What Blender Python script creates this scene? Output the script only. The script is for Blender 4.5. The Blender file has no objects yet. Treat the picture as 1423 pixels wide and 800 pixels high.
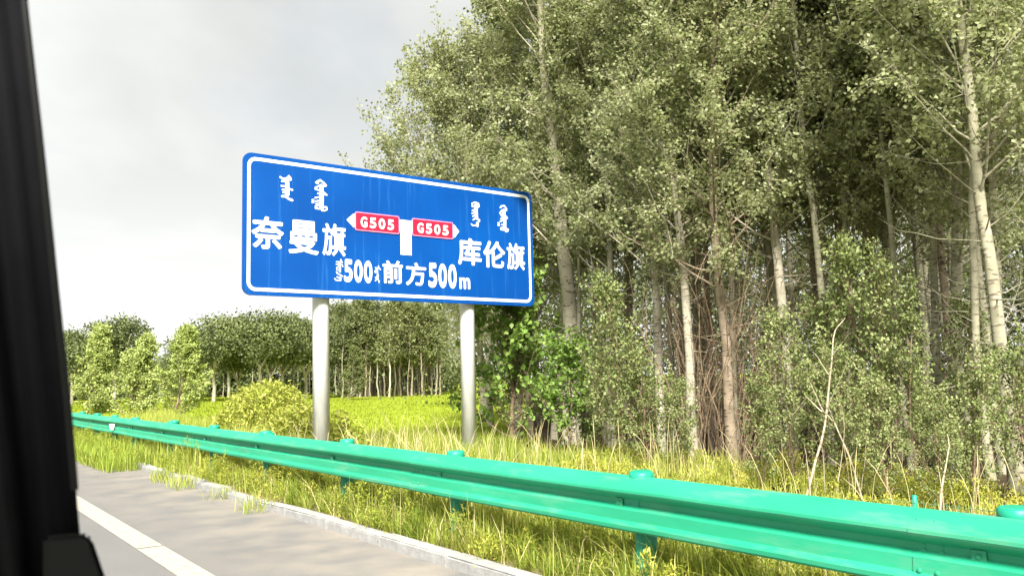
import bpy, bmesh, math, random
import numpy as np
from mathutils import Vector, Matrix, Euler

# ------------------------------------------------------------------ scene, camera, sky, sun, exposure
sc = bpy.context.scene
COL = sc.collection
R = math.radians
CAM = np.array([0.0, 0.0, 1.37])
FPX, CX, CY = 1212.3, 711.5, 400.0
cr = np.array([0.820, -0.571, -0.025]); cw = np.array([0.571, 0.815, 0.102])
cw = cw / np.linalg.norm(cw); cr = cr - cw * (cr @ cw); cr /= np.linalg.norm(cr); cu = np.cross(cr, cw)
cam_d = bpy.data.cameras.new('camera'); cam = bpy.data.objects.new('camera', cam_d); COL.objects.link(cam)
cam.matrix_world = Matrix(((cr[0], cu[0], -cw[0], CAM[0]), (cr[1], cu[1], -cw[1], CAM[1]), (cr[2], cu[2], -cw[2], CAM[2]), (0, 0, 0, 1)))
cam_d.sensor_width = 36.0; cam_d.lens = 30.67; cam_d.clip_start = 0.02; cam_d.clip_end = 3000
cam_d.dof.use_dof = True; cam_d.dof.focus_distance = 13.0; cam_d.dof.aperture_fstop = 11.0
sc.camera = cam

SUN_AZ, SUN_EL = R(-146), R(45)          # azimuth from +Y towards +X: high, behind the camera
sun_dir = Vector((math.sin(SUN_AZ) * math.cos(SUN_EL), math.cos(SUN_AZ) * math.cos(SUN_EL), math.sin(SUN_EL)))
world = bpy.data.worlds.new('World'); sc.world = world; world.use_nodes = True
wn, wl = world.node_tree.nodes, world.node_tree.links
wn.clear()
def wnode(t, **k):
    n = wn.new(t)
    for a, b in k.items(): setattr(n, a, b)
    return n
w_out = wnode('ShaderNodeOutputWorld'); w_bg = wnode('ShaderNodeBackground')
w_sky = wnode('ShaderNodeTexSky', sky_type='NISHITA', sun_disc=False, sun_elevation=SUN_EL, sun_rotation=SUN_AZ)
w_tc = wnode('ShaderNodeTexCoord'); w_sep = wnode('ShaderNodeSeparateXYZ')
wl.new(w_tc.outputs['Generated'], w_sep.inputs[0])
def wmath(op, a, b=None):
    n = wnode('ShaderNodeMath', operation=op)
    for i, v in enumerate((a, b)):
        if v is None: continue
        if isinstance(v, (int, float)): n.inputs[i].default_value = v
        else: wl.new(v, n.inputs[i])
    return n.outputs[0]
zc = wmath('ADD', wmath('MAXIMUM', w_sep.outputs[2], 0.0), 0.16)       # a flat cloud layer seen from below
w_cmb = wnode('ShaderNodeCombineXYZ')
wl.new(wmath('DIVIDE', w_sep.outputs[0], zc), w_cmb.inputs[0]); wl.new(wmath('DIVIDE', w_sep.outputs[1], zc), w_cmb.inputs[1])
w_n1 = wnode('ShaderNodeTexNoise'); w_n1.inputs['Scale'].default_value = 0.75; w_n1.inputs['Detail'].default_value = 7; w_n1.inputs['Roughness'].default_value = .5; w_n1.inputs['Distortion'].default_value = .4
w_n2 = wnode('ShaderNodeTexNoise'); w_n2.inputs['Scale'].default_value = 1.1; w_n2.inputs['Detail'].default_value = 6; w_n2.inputs['Distortion'].default_value = .5
w_map = wnode('ShaderNodeMapping'); w_map.inputs['Location'].default_value = (4.3, 1.7, 0)
wl.new(w_cmb.outputs[0], w_map.inputs[0]); wl.new(w_cmb.outputs[0], w_n1.inputs['Vector']); wl.new(w_map.outputs[0], w_n2.inputs['Vector'])
w_r1 = wnode('ShaderNodeValToRGB')      # grey undersides to bright edges of the clouds
e = w_r1.color_ramp.elements; e[0].position = .42; e[0].color = (.50, .525, .51, 1); e[1].position = .72; e[1].color = (1.0, 1.0, .98, 1)
wl.new(w_n1.outputs['Fac'], w_r1.inputs[0])
w_r2 = wnode('ShaderNodeValToRGB')      # cloud cover
e = w_r2.color_ramp.elements; e[0].position = .28; e[0].color = (.75, .75, .75, 1); e[1].position = .42; e[1].color = (1, 1, 1, 1)
wl.new(w_n2.outputs['Fac'], w_r2.inputs[0])
w_scl = wnode('ShaderNodeMix', data_type='RGBA', blend_type='MULTIPLY'); w_scl.inputs[0].default_value = 1
wl.new(w_sky.outputs[0], w_scl.inputs[6]); w_scl.inputs[7].default_value = (.12, .12, .12, 1)
w_mix = wnode('ShaderNodeMix', data_type='RGBA')
wl.new(w_r2.outputs[0], w_mix.inputs[0]); wl.new(w_scl.outputs[2], w_mix.inputs[6]); wl.new(w_r1.outputs[0], w_mix.inputs[7])
w_hz = wnode('ShaderNodeMix', data_type='RGBA'); w_hz.inputs[7].default_value = (1.12, 1.12, 1.10, 1)      # clouds pale towards the horizon all round
wl.new(wmath('MULTIPLY', wmath('POWER', wmath('SUBTRACT', 1.0, wmath('MAXIMUM', w_sep.outputs[2], 0.0)), 3.6), .95), w_hz.inputs[0])
wl.new(w_mix.outputs[2], w_hz.inputs[6]); wl.new(w_hz.outputs[2], w_bg.inputs[0]); w_bg.inputs[1].default_value = 0.37
wl.new(w_bg.outputs[0], w_out.inputs[0])

sun_d = bpy.data.lights.new('sun', 'SUN'); sun_d.energy = 4.8; sun_d.angle = R(20.0); sun_d.color = (1, .955, .87)
sun = bpy.data.objects.new('sun', sun_d); COL.objects.link(sun); sun.location = (-20, -20, 30)
sun.rotation_euler = sun_dir.to_track_quat('Z', 'Y').to_euler()

sc.view_settings.view_transform = 'Standard'; sc.view_settings.look = 'None'
sc.view_settings.gamma = 1; sc.view_settings.use_curve_mapping = False
sc.view_settings.exposure = 1.65
sc.render.engine = 'CYCLES'
cy = sc.cycles
cy.max_bounces = 8; cy.use_adaptive_sampling = True; cy.adaptive_threshold = .03; cy.diffuse_bounces = 5; cy.glossy_bounces = 2; cy.transmission_bounces = 5; cy.transparent_max_bounces = 4
cy.use_denoising = True
try: cy.denoiser = 'OPENIMAGEDENOISE'
except Exception: pass

# ------------------------------------------------------------------ helpers
rng = np.random.default_rng(7)
def at(px, py, depth):
    """world point at the camera depth given, seen at a photo pixel (used only to work out where things stand)"""
    return CAM + depth * (cw + (px - CX) / FPX * cr - (py - CY) / FPX * cu)
def foot(px, depth, z=0.06):
    """ground point under the line of sight of a photo column at a given depth"""
    p = at(px, 530, depth); return np.array([p[0], p[1], z])

def tag(o, label=None, cat=None, group=None, kind=None):
    if label: o['label'] = label
    if cat: o['category'] = cat
    if group: o['group'] = group
    if kind: o['kind'] = kind
    return o
def empty(name, loc=(0, 0, 0), rot=(0, 0, 0)):
    o = bpy.data.objects.new(name, None); COL.objects.link(o); o.location = loc; o.rotation_euler = rot
    o.empty_display_size = .2
    return o
def link(name, me, mat=None, parent=None, smooth=False):
    if mat is not None and not me.materials: me.materials.append(mat)
    if smooth: me.polygons.foreach_set('use_smooth', np.ones(len(me.polygons), bool))
    o = bpy.data.objects.new(name, me); COL.objects.link(o)
    if parent is not None: o.parent = parent
    return o
def mesh_np(name, V, F, tone=None, smooth=False):
    """V (n,3); F list of (m,k) index arrays"""
    me = bpy.data.meshes.new(name)
    V = np.ascontiguousarray(V, dtype=np.float32)
    F = [np.asarray(f, np.int32) for f in (F if isinstance(F, list) else [F]) if len(f)]
    me.vertices.add(len(V)); me.vertices.foreach_set('co', V.ravel())
    nl = sum(f.size for f in F); npoly = sum(len(f) for f in F)
    me.loops.add(nl); me.polygons.add(npoly)
    me.loops.foreach_set('vertex_index', np.concatenate([f.ravel() for f in F]))
    tot = np.concatenate([np.full(len(f), f.shape[1], np.int32) for f in F])
    st = np.concatenate([[0], np.cumsum(tot)[:-1]]).astype(np.int32)
    me.polygons.foreach_set('loop_start', st)
    try: me.polygons.foreach_set('loop_total', tot)
    except Exception: pass
    if smooth: me.polygons.foreach_set('use_smooth', np.ones(npoly, bool))
    if tone is not None:
        a = me.attributes.new('tone', 'FLOAT', 'POINT'); a.data.foreach_set('value', np.ascontiguousarray(tone, dtype=np.float32))
    me.update(calc_edges=True); me.validate()
    return me
def mesh_py(name, V, F, smooth=False):
    me = bpy.data.meshes.new(name); me.from_pydata([tuple(map(float, v)) for v in V], [], [tuple(map(int, f)) for f in F]); me.update()
    bm = bmesh.new(); bm.from_mesh(me); bmesh.ops.recalc_face_normals(bm, faces=bm.faces); bm.to_mesh(me); bm.free()
    if smooth: me.polygons.foreach_set('use_smooth', np.ones(len(me.polygons), bool))
    return me
def box_mesh(name, x0, x1, y0, y1, z0, z1, bevel=0.0, seg=2):
    bm = bmesh.new()
    bmesh.ops.create_cube(bm, size=1)
    for v in bm.verts:
        v.co = Vector(((x0 + x1) / 2 + v.co.x * (x1 - x0), (y0 + y1) / 2 + v.co.y * (y1 - y0), (z0 + z1) / 2 + v.co.z * (z1 - z0)))
    if bevel: bmesh.ops.bevel(bm, geom=bm.edges[:], offset=bevel, segments=seg, affect='EDGES', profile=.6)
    me = bpy.data.meshes.new(name); bm.to_mesh(me); bm.free(); return me
def cyl_mesh(name, r0, r1, z0, z1, n=20, bevel=0.0, open_top=False):
    rings = [(r0, z0)] + ([(r1, z1 - bevel), (r1 - bevel, z1)] if bevel else [(r1, z1)])
    V, F = [], []
    for r, z in rings:
        for k in range(n): a = 2 * math.pi * k / n; V.append((r * math.cos(a), r * math.sin(a), z))
    for i in range(len(rings) - 1):
        for k in range(n): F.append((i * n + k, i * n + (k + 1) % n, (i + 1) * n + (k + 1) % n, (i + 1) * n + k))
    if not open_top: F.append(tuple(range((len(rings) - 1) * n, len(rings) * n)))
    F.append(tuple(reversed(range(n))))
    me = mesh_py(name, V, F)
    for p in me.polygons: p.use_smooth = len(p.vertices) == 4
    return me
class Tubes:
    """many tapered tubes gathered into one mesh"""
    def __init__(s): s.V = []; s.F = []; s.n = 0
    def add(s, P, r, k=6):
        P = np.asarray(P, float); r = np.broadcast_to(np.asarray(r, float), (len(P),))
        T = np.gradient(P, axis=0); T /= np.linalg.norm(T, axis=1)[:, None] + 1e-9
        ref = np.array([1., 0, 0]) if abs(T[0, 0]) < .8 else np.array([0, 1., 0])
        A = np.cross(T, ref); A /= np.linalg.norm(A, axis=1)[:, None]; B = np.cross(T, A)
        an = np.arange(k) * 2 * np.pi / k
        ring = P[:, None] + r[:, None, None] * (np.cos(an)[None, :, None] * A[:, None] + np.sin(an)[None, :, None] * B[:, None])
        s.V.append(ring.reshape(-1, 3))
        i = np.arange(len(P) - 1)[:, None] * k; j = np.arange(k)[None]; j2 = (j + 1) % k
        s.F.append((np.stack([i + j, i + j2, i + k + j2, i + k + j], -1) + s.n).reshape(-1, 4)); s.n += len(P) * k
    def mesh(s, name, smooth=True): return mesh_np(name, np.concatenate(s.V), [np.concatenate(s.F)], smooth=smooth)
def unit(a): return a / (np.linalg.norm(a, axis=-1, keepdims=True) + 1e-9)
def leaf_arrays(P, D, size, g, droop=.35, wide=.42, fold=.12, spread=.9):
    """kite-shaped leaves: two triangles folded along the midrib"""
    n = len(P)
    a = unit(D * .6 + g.normal(size=(n, 3)) * spread * .6 + np.array([0, 0, -droop]))
    nr = unit(g.normal(size=(n, 3)) * .75 + np.array([0, 0, .8]) + D * .3)
    b = unit(np.cross(nr, a)); nr = np.cross(a, b)
    L = (np.broadcast_to(size, (n,)) * g.uniform(.65, 1.2, n))[:, None]
    V = np.stack([P, P + a * L * .42 + b * L * wide + nr * L * fold, P + a * L, P + a * L * .42 - b * L * wide + nr * L * fold], 1)
    i = np.arange(n)[:, None] * 4
    F = np.concatenate([i + np.array([[0, 1, 2]]), i + np.array([[0, 2, 3]])], 0)
    return V.reshape(-1, 3), F

# ------------------------------------------------------------------ materials
def nmat(name):
    m = bpy.data.materials.new(name); m.use_nodes = True
    nt = m.node_tree; nt.nodes.clear(); return m, nt.nodes, nt.links
def N(nodes, t, **k):
    n = nodes.new(t)
    for a, b in k.items(): setattr(n, a, b)
    return n
def ramp(nodes, stops):
    n = nodes.new('ShaderNodeValToRGB'); el = n.color_ramp.elements
    while len(el) < len(stops): el.new(.5)
    for e_, (p, c) in zip(el, stops): e_.position = p; e_.color = (*c, 1)
    return n
def surf_mat(name, stops, scale=4, rough=.7, bump=.2, bump_scale=30, spec=.4, metallic=0., detail=6, stretch=(1, 1, 1), bdist=.01, rough_var=.0, coat=0.):
    """a plain surface: noise-driven colour ramp, fine relief"""
    m, nd, ln = nmat(name)
    out = N(nd, 'ShaderNodeOutputMaterial'); b = N(nd, 'ShaderNodeBsdfPrincipled'); ln.new(b.outputs[0], out.inputs[0])
    tc = N(nd, 'ShaderNodeTexCoord'); mp = N(nd, 'ShaderNodeMapping'); mp.inputs['Scale'].default_value = stretch
    ln.new(tc.outputs['Object'], mp.inputs[0])
    n1 = N(nd, 'ShaderNodeTexNoise'); n1.inputs['Scale'].default_value = scale; n1.inputs['Detail'].default_value = detail; n1.inputs['Roughness'].default_value = .6
    ln.new(mp.outputs[0], n1.inputs['Vector'])
    r = ramp(nd, stops); ln.new(n1.outputs['Fac'], r.inputs[0]); ln.new(r.outputs[0], b.inputs['Base Color'])
    b.inputs['Roughness'].default_value = rough; b.inputs['Specular IOR Level'].default_value = spec; b.inputs['Metallic'].default_value = metallic
    b.inputs['Coat Weight'].default_value = coat
    if rough_var:
        mr = N(nd, 'ShaderNodeMapRange'); mr.inputs[3].default_value = rough - rough_var; mr.inputs[4].default_value = rough + rough_var
        ln.new(n1.outputs['Fac'], mr.inputs[0]); ln.new(mr.outputs[0], b.inputs['Roughness'])
    if bump:
        n2 = N(nd, 'ShaderNodeTexNoise'); n2.inputs['Scale'].default_value = bump_scale; n2.inputs['Detail'].default_value = 5
        ln.new(mp.outputs[0], n2.inputs['Vector'])
        bp = N(nd, 'ShaderNodeBump'); bp.inputs['Strength'].default_value = bump; bp.inputs['Distance'].default_value = bdist
        ln.new(n2.outputs['Fac'], bp.inputs['Height']); ln.new(bp.outputs[0], b.inputs['Normal'])
    return m
def leaf_mat(name, stops, transl=(.2, .28, .05), tw=.35, rough=.5, spec=.28, tree_var=.12):
    """leaves: colour by each leaf's own tone, slightly different from plant to plant, light shines through"""
    m, nd, ln = nmat(name)
    out = N(nd, 'ShaderNodeOutputMaterial'); b = N(nd, 'ShaderNodeBsdfPrincipled'); tr = N(nd, 'ShaderNodeBsdfTranslucent'); mx = N(nd, 'ShaderNodeMixShader')
    at_ = N(nd, 'ShaderNodeAttribute', attribute_name='tone'); oi = N(nd, 'ShaderNodeObjectInfo')
    ma = N(nd, 'ShaderNodeMath', operation='MULTIPLY_ADD'); ma.inputs[1].default_value = tree_var * 2
    sb = N(nd, 'ShaderNodeMath', operation='SUBTRACT'); sb.inputs[1].default_value = tree_var
    ln.new(oi.outputs['Random'], ma.inputs[0]); ln.new(at_.outputs['Fac'], ma.inputs[2]); ln.new(ma.outputs[0], sb.inputs[0])
    r = ramp(nd, stops); ln.new(sb.outputs[0], r.inputs[0])
    ln.new(r.outputs[0], b.inputs['Base Color']); b.inputs['Roughness'].default_value = rough; b.inputs['Specular IOR Level'].default_value = spec
    mu = N(nd, 'ShaderNodeMix', data_type='RGBA', blend_type='MIX'); mu.inputs[0].default_value = .5
    ln.new(r.outputs[0], mu.inputs[6]); mu.inputs[7].default_value = (*transl, 1); ln.new(mu.outputs[2], tr.inputs[0])
    mx.inputs[0].default_value = tw
    ln.new(b.outputs[0], mx.inputs[1]); ln.new(tr.outputs[0], mx.inputs[2]); ln.new(mx.outputs[0], out.inputs[0])
    return m
def rail_paint():
    m, nd, ln = nmat('green_paint')
    out = N(nd, 'ShaderNodeOutputMaterial'); b = N(nd, 'ShaderNodeBsdfPrincipled'); ln.new(b.outputs[0], out.inputs[0])
    tc = N(nd, 'ShaderNodeTexCoord')
    def noise(s, d, st):
        n = N(nd, 'ShaderNodeTexNoise'); n.inputs['Scale'].default_value = s; n.inputs['Detail'].default_value = d; n.inputs['Roughness'].default_value = .65
        mp = N(nd, 'ShaderNodeMapping'); mp.inputs['Scale'].default_value = st; ln.new(tc.outputs['Object'], mp.inputs[0]); ln.new(mp.outputs[0], n.inputs['Vector']); return n
    a = noise(2.2, 6, (1, .3, 1)); r = ramp(nd, [(.25, (.006, .225, .118)), (.55, (.012, .295, .158)), (.85, (.028, .345, .20))]); ln.new(a.outputs['Fac'], r.inputs[0])
    d = noise(5, 9, (1, .35, 2.5)); rd = ramp(nd, [(.52, (0, 0, 0)), (.75, (.45, .45, .45))]); ln.new(d.outputs['Fac'], rd.inputs[0])          # road dust
    mx = N(nd, 'ShaderNodeMix', data_type='RGBA'); ln.new(rd.outputs[0], mx.inputs[0]); ln.new(r.outputs[0], mx.inputs[6]); mx.inputs[7].default_value = (.17, .31, .21, 1)
    c = noise(30, 4, (1, .5, 1.4)); rc = ramp(nd, [(.735, (0, 0, 0)), (.75, (1, 1, 1))]); ln.new(c.outputs['Fac'], rc.inputs[0])                # chips and scuffs
    m2 = N(nd, 'ShaderNodeMix', data_type='RGBA'); ln.new(rc.outputs[0], m2.inputs[0]); ln.new(mx.outputs[2], m2.inputs[6]); m2.inputs[7].default_value = (.08, .16, .12, 1)
    ln.new(m2.outputs[2], b.inputs['Base Color'])
    mr = N(nd, 'ShaderNodeMapRange'); mr.inputs[3].default_value = .38; mr.inputs[4].default_value = .72; ln.new(d.outputs['Fac'], mr.inputs[0]); ln.new(mr.outputs[0], b.inputs['Roughness'])
    w = noise(6, 3, (1, .3, 1)); bp = N(nd, 'ShaderNodeBump'); bp.inputs['Strength'].default_value = .2; bp.inputs['Distance'].default_value = .006
    ln.new(w.outputs['Fac'], bp.inputs['Height']); ln.new(bp.outputs[0], b.inputs['Normal'])
    return m
M = {}
M['poplar_leaf'] = leaf_mat('poplar_leaf', [(0, (0.15, 0.175, 0.07)), (0.4, (0.295, 0.325, 0.155)), (0.7, (0.4, 0.425, 0.235)), (1, (0.48, 0.5, 0.33))], (.34, .37, .13), .5)
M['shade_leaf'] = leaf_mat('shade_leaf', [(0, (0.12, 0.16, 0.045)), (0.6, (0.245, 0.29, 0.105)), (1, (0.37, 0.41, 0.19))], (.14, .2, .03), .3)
M['fresh_leaf'] = leaf_mat('fresh_leaf', [(0, (0.1, 0.17, 0.03)), (0.6, (0.19, 0.3, 0.06)), (1, (0.34, 0.45, 0.13))], (.2, .36, .03), .35)
M['pale_leaf'] = leaf_mat('pale_leaf', [(0, (0.27, 0.33, 0.08)), (0.5, (0.41, 0.48, 0.15)), (1, (0.54, 0.6, 0.28))], (.28, .36, .06), .35)
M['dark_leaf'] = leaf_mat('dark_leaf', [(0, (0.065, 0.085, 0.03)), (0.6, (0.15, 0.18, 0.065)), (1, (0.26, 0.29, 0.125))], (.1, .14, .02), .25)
M['wood_leaf'] = leaf_mat('wood_leaf', [(0, (0.1, 0.12, 0.04)), (0.6, (0.185, 0.21, 0.075)), (1, (0.3, 0.32, 0.15))], (.2, .24, .05), .32)
M['grass'] = leaf_mat('grass', [(0, (0.14, 0.22, 0.025)), (0.35, (0.26, 0.34, 0.045)), (0.65, (0.41, 0.44, 0.085)), (0.85, (0.54, 0.48, 0.18)), (1, (0.62, 0.54, 0.3))], (.42, .42, .05), .35, rough=.6, spec=.25, tree_var=0)
M['field_grass'] = leaf_mat('field_grass', [(0, (0.175, 0.23, 0.018)), (0.6, (0.225, 0.275, 0.024)), (1, (0.28, 0.315, 0.045))], (.4, .45, .03), .35, rough=.7, spec=.15, tree_var=0)
M['weed'] = leaf_mat('weed', [(0, (0.17, 0.24, 0.035)), (0.5, (0.32, 0.36, 0.05)), (0.85, (0.46, 0.44, 0.08)), (1, (0.55, 0.47, 0.14))], (.4, .42, .04), .35, rough=.6, spec=.2, tree_var=0)
def bark_mat(name, a, b_, dark, sc_=6.):
    m, nd, ln = nmat(name)
    out = N(nd, 'ShaderNodeOutputMaterial'); b = N(nd, 'ShaderNodeBsdfPrincipled'); ln.new(b.outputs[0], out.inputs[0])
    tc = N(nd, 'ShaderNodeTexCoord')
    n1 = N(nd, 'ShaderNodeTexNoise'); n1.inputs['Scale'].default_value = sc_; n1.inputs['Detail'].default_value = 5
    ln.new(tc.outputs['Object'], n1.inputs['Vector'])
    r = ramp(nd, [(.35, a), (.65, b_)]); ln.new(n1.outputs['Fac'], r.inputs[0])
    mp = N(nd, 'ShaderNodeMapping'); mp.inputs['Scale'].default_value = (9, 9, 26); ln.new(tc.outputs['Object'], mp.inputs[0])
    n2 = N(nd, 'ShaderNodeTexNoise'); n2.inputs['Scale'].default_value = 1.; n2.inputs['Detail'].default_value = 3; ln.new(mp.outputs[0], n2.inputs['Vector'])
    r2 = ramp(nd, [(.56, (0, 0, 0)), (.66, (1, 1, 1))]); ln.new(n2.outputs['Fac'], r2.inputs[0])
    mx = N(nd, 'ShaderNodeMix', data_type='RGBA'); ln.new(r2.outputs[0], mx.inputs[0]); ln.new(r.outputs[0], mx.inputs[6]); mx.inputs[7].default_value = (*dark, 1)
    ln.new(mx.outputs[2], b.inputs['Base Color']); b.inputs['Roughness'].default_value = .85; b.inputs['Specular IOR Level'].default_value = .2
    bp = N(nd, 'ShaderNodeBump'); bp.inputs['Strength'].default_value = .5; bp.inputs['Distance'].default_value = .01
    ln.new(n2.outputs['Fac'], bp.inputs['Height']); ln.new(bp.outputs[0], b.inputs['Normal'])
    return m
M['bark'] = bark_mat('poplar_bark', (.23, .22, .15), (.34, .32, .23), (.12, .10, .07))
M['bark_white'] = bark_mat('pale_bark', (.36, .33, .25), (.47, .43, .34), (.16, .13, .10))
M['bark_brown'] = bark_mat('brown_bark', (.19, .15, .105), (.29, .235, .17), (.07, .05, .035))
M['dead_wood'] = bark_mat('dead_wood', (.36, .31, .22), (.50, .44, .33), (.22, .17, .11))
M['twig'] = bark_mat('twig', (.16, .115, .075), (.27, .20, .13), (.08, .055, .035))
M['straw'] = surf_mat('straw', [(.3, (.48, .42, .20)), (.7, (.62, .55, .30))], scale=5, rough=.8, bump=0)
M['asphalt'] = None
M['kerb'] = surf_mat('kerb_concrete', [(.3, (.22, .218, .213)), (.7, (.34, .337, .33))], scale=9, rough=.9, bump=.5, bump_scale=70, spec=.2)
M['rail'] = rail_paint()
M['rail_dark'] = surf_mat('green_post_paint', [(.3, (.006, .21, .13)), (.7, (.01, .30, .18))], scale=8, rough=.45, bump=.2, bump_scale=30)
M['galv'] = surf_mat('galvanised_steel', [(.25, (.50, .50, .495)), (.5, (.64, .64, .63)), (.75, (.72, .72, .71))], scale=9, rough=.9, metallic=.0, bump=.12, bump_scale=12, stretch=(1, 1, .3), spec=.15)
M['white'] = surf_mat('white_sheeting', [(.3, (.74, .78, .78)), (.7, (.82, .85, .84))], scale=3, rough=.45, bump=.03)
M['red'] = surf_mat('red_sheeting', [(.3, (.70, .010, .035)), (.7, (.78, .016, .05))], scale=5, rough=.42, bump=.03)
M['pink'] = surf_mat('plate_edge', [(.3, (.70, .22, .38)), (.7, (.76, .28, .44))], scale=5, rough=.45, bump=.03)
M['black_cloth'] = surf_mat('black_cloth', [(.3, (.003, .003, .004)), (.7, (.006, .006, .008))], scale=20, rough=.9, bump=.3, bump_scale=300, spec=.15, bdist=.001)
M['black_trim'] = surf_mat('black_trim', [(.3, (.004, .004, .005)), (.7, (.006, .006, .007))], scale=20, rough=.6, bump=.15, bump_scale=200, bdist=.001, spec=.3)
M['wire'] = surf_mat('wire_green', [(.3, (.08, .2, .12)), (.7, (.14, .28, .17))], scale=9, rough=.5, bump=.0)
M['reflector'] = surf_mat('reflector_white', [(.3, (.55, .52, .45)), (.7, (.68, .64, .58))], scale=60, rough=.35, bump=.3, bump_scale=300, bdist=.002)
def sign_blue():
    m, nd, ln = nmat('blue_sheeting')
    out = N(nd, 'ShaderNodeOutputMaterial'); b = N(nd, 'ShaderNodeBsdfPrincipled'); ln.new(b.outputs[0], out.inputs[0])
    tc = N(nd, 'ShaderNodeTexCoord'); mp = N(nd, 'ShaderNodeMapping'); mp.inputs['Scale'].default_value = (7, 1, .35); ln.new(tc.outputs['Object'], mp.inputs[0])
    n1 = N(nd, 'ShaderNodeTexNoise'); n1.inputs['Scale'].default_value = 1.6; n1.inputs['Detail'].default_value = 7; n1.inputs['Roughness'].default_value = .65; ln.new(mp.outputs[0], n1.inputs['Vector'])
    n2 = N(nd, 'ShaderNodeTexNoise'); n2.inputs['Scale'].default_value = .7; n2.inputs['Detail'].default_value = 3; ln.new(tc.outputs['Object'], n2.inputs['Vector'])
    r = ramp(nd, [(.3, (.001, .046, .225)), (.7, (.001, .069, .305))]); ln.new(n2.outputs['Fac'], r.inputs[0])
    r2 = ramp(nd, [(.56, (0, 0, 0)), (.74, (.6, .6, .6))]); ln.new(n1.outputs['Fac'], r2.inputs[0])      # pale weather streaks
    mx = N(nd, 'ShaderNodeMix', data_type='RGBA'); ln.new(r2.outputs[0], mx.inputs[0]); ln.new(r.outputs[0], mx.inputs[6]); mx.inputs[7].default_value = (.03, .15, .42, 1)
    ln.new(mx.outputs[2], b.inputs['Base Color']); b.inputs['Roughness'].default_value = .45; b.inputs['Specular IOR Level'].default_value = .22
    return m
M['blue'] = sign_blue()
def asphalt():
    m, nd, ln = nmat('old_asphalt')
    out = N(nd, 'ShaderNodeOutputMaterial'); b = N(nd, 'ShaderNodeBsdfPrincipled'); ln.new(b.outputs[0], out.inputs[0])
    tc = N(nd, 'ShaderNodeTexCoord')
    def noise(s, d=5, st=None):
        n = N(nd, 'ShaderNodeTexNoise'); n.inputs['Scale'].default_value = s; n.inputs['Detail'].default_value = d
        if st:
            mp = N(nd, 'ShaderNodeMapping'); mp.inputs['Scale'].default_value = st; ln.new(tc.outputs['Object'], mp.inputs[0]); ln.new(mp.outputs[0], n.inputs['Vector'])
        else: ln.new(tc.outputs['Object'], n.inputs['Vector'])
        return n
    fine = noise(130, 4); big = noise(1.3, 9, (1.4, .7, 1)); dirt = noise(2.2, 12)
    r = ramp(nd, [(.30, (.066, .065, .064)), (.46, (.138, .135, .133)), (.6, (.158, .155, .152)), (.74, (.30, .294, .288))]); ln.new(fine.outputs['Fac'], r.inputs[0])
    r2 = ramp(nd, [(.3, (.91, .91, .905)), (.7, (1.05, 1.045, 1.04))]); ln.new(big.outputs['Fac'], r2.inputs[0])
    mu = N(nd, 'ShaderNodeMix', data_type='RGBA', blend_type='MULTIPLY'); mu.inputs[0].default_value = 1; ln.new(r.outputs[0], mu.inputs[6]); ln.new(r2.outputs[0], mu.inputs[7])
    sx = N(nd, 'ShaderNodeSeparateXYZ'); ln.new(tc.outputs['Object'], sx.inputs[0])          # blown sand gathers along the kerb
    mr = N(nd, 'ShaderNodeMapRange'); mr.inputs[1].default_value = 1.6; mr.inputs[2].default_value = 3.1; ln.new(sx.outputs[0], mr.inputs[0])
    rd = ramp(nd, [(.36, (0, 0, 0)), (.66, (1, 1, 1))]); ln.new(dirt.outputs['Fac'], rd.inputs[0])
    ma = N(nd, 'ShaderNodeMath', operation='MULTIPLY_ADD'); ma.inputs[1].default_value = .75; ma.inputs[2].default_value = .06; ln.new(rd.outputs[0], ma.inputs[0])
    mm = N(nd, 'ShaderNodeMath', operation='MULTIPLY'); ln.new(mr.outputs[0], mm.inputs[0]); ln.new(ma.outputs[0], mm.inputs[1])
    mx = N(nd, 'ShaderNodeMix', data_type='RGBA'); ln.new(mm.outputs[0], mx.inputs[0]); ln.new(mu.outputs[2], mx.inputs[6]); mx.inputs[7].default_value = (.25, .22, .182, 1)
    ln.new(mx.outputs[2], b.inputs['Base Color']); b.inputs['Roughness'].default_value = .9; b.inputs['Specular IOR Level'].default_value = .2
    bp = N(nd, 'ShaderNodeBump'); bp.inputs['Strength'].default_value = .6; bp.inputs['Distance'].default_value = .006; ln.new(fine.outputs['Fac'], bp.inputs['Height']); ln.new(bp.outputs[0], b.inputs['Normal'])
    return m
M['asphalt'] = asphalt()
M['paint'] = surf_mat('road_paint', [(.30, (.15, .145, .13)), (.37, (.27, .255, .22)), (.5, (.32, .305, .262)), (.7, (.37, .355, .31))], scale=14, rough=.8, bump=.4, bump_scale=120, spec=.2, detail=8)
M['ground'] = surf_mat('meadow_soil', [(.3, (.17, .22, .018)), (.5, (.21, .265, .022)), (.7, (.25, .29, .035))], scale=.25, rough=1, bump=.8, bump_scale=6, spec=.05, bdist=.1)
M['verge'] = surf_mat('verge_soil', [(.3, (.13, .10, .06)), (.7, (.26, .21, .12))], scale=3, rough=1, bump=.8, bump_scale=18, spec=.05, bdist=.05)
M['floor'] = surf_mat('leaf_litter', [(.3, (.035, .027, .017)), (.7, (.09, .066, .04))], scale=4, rough=1, bump=.8, bump_scale=25, spec=.05, bdist=.05)

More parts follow.
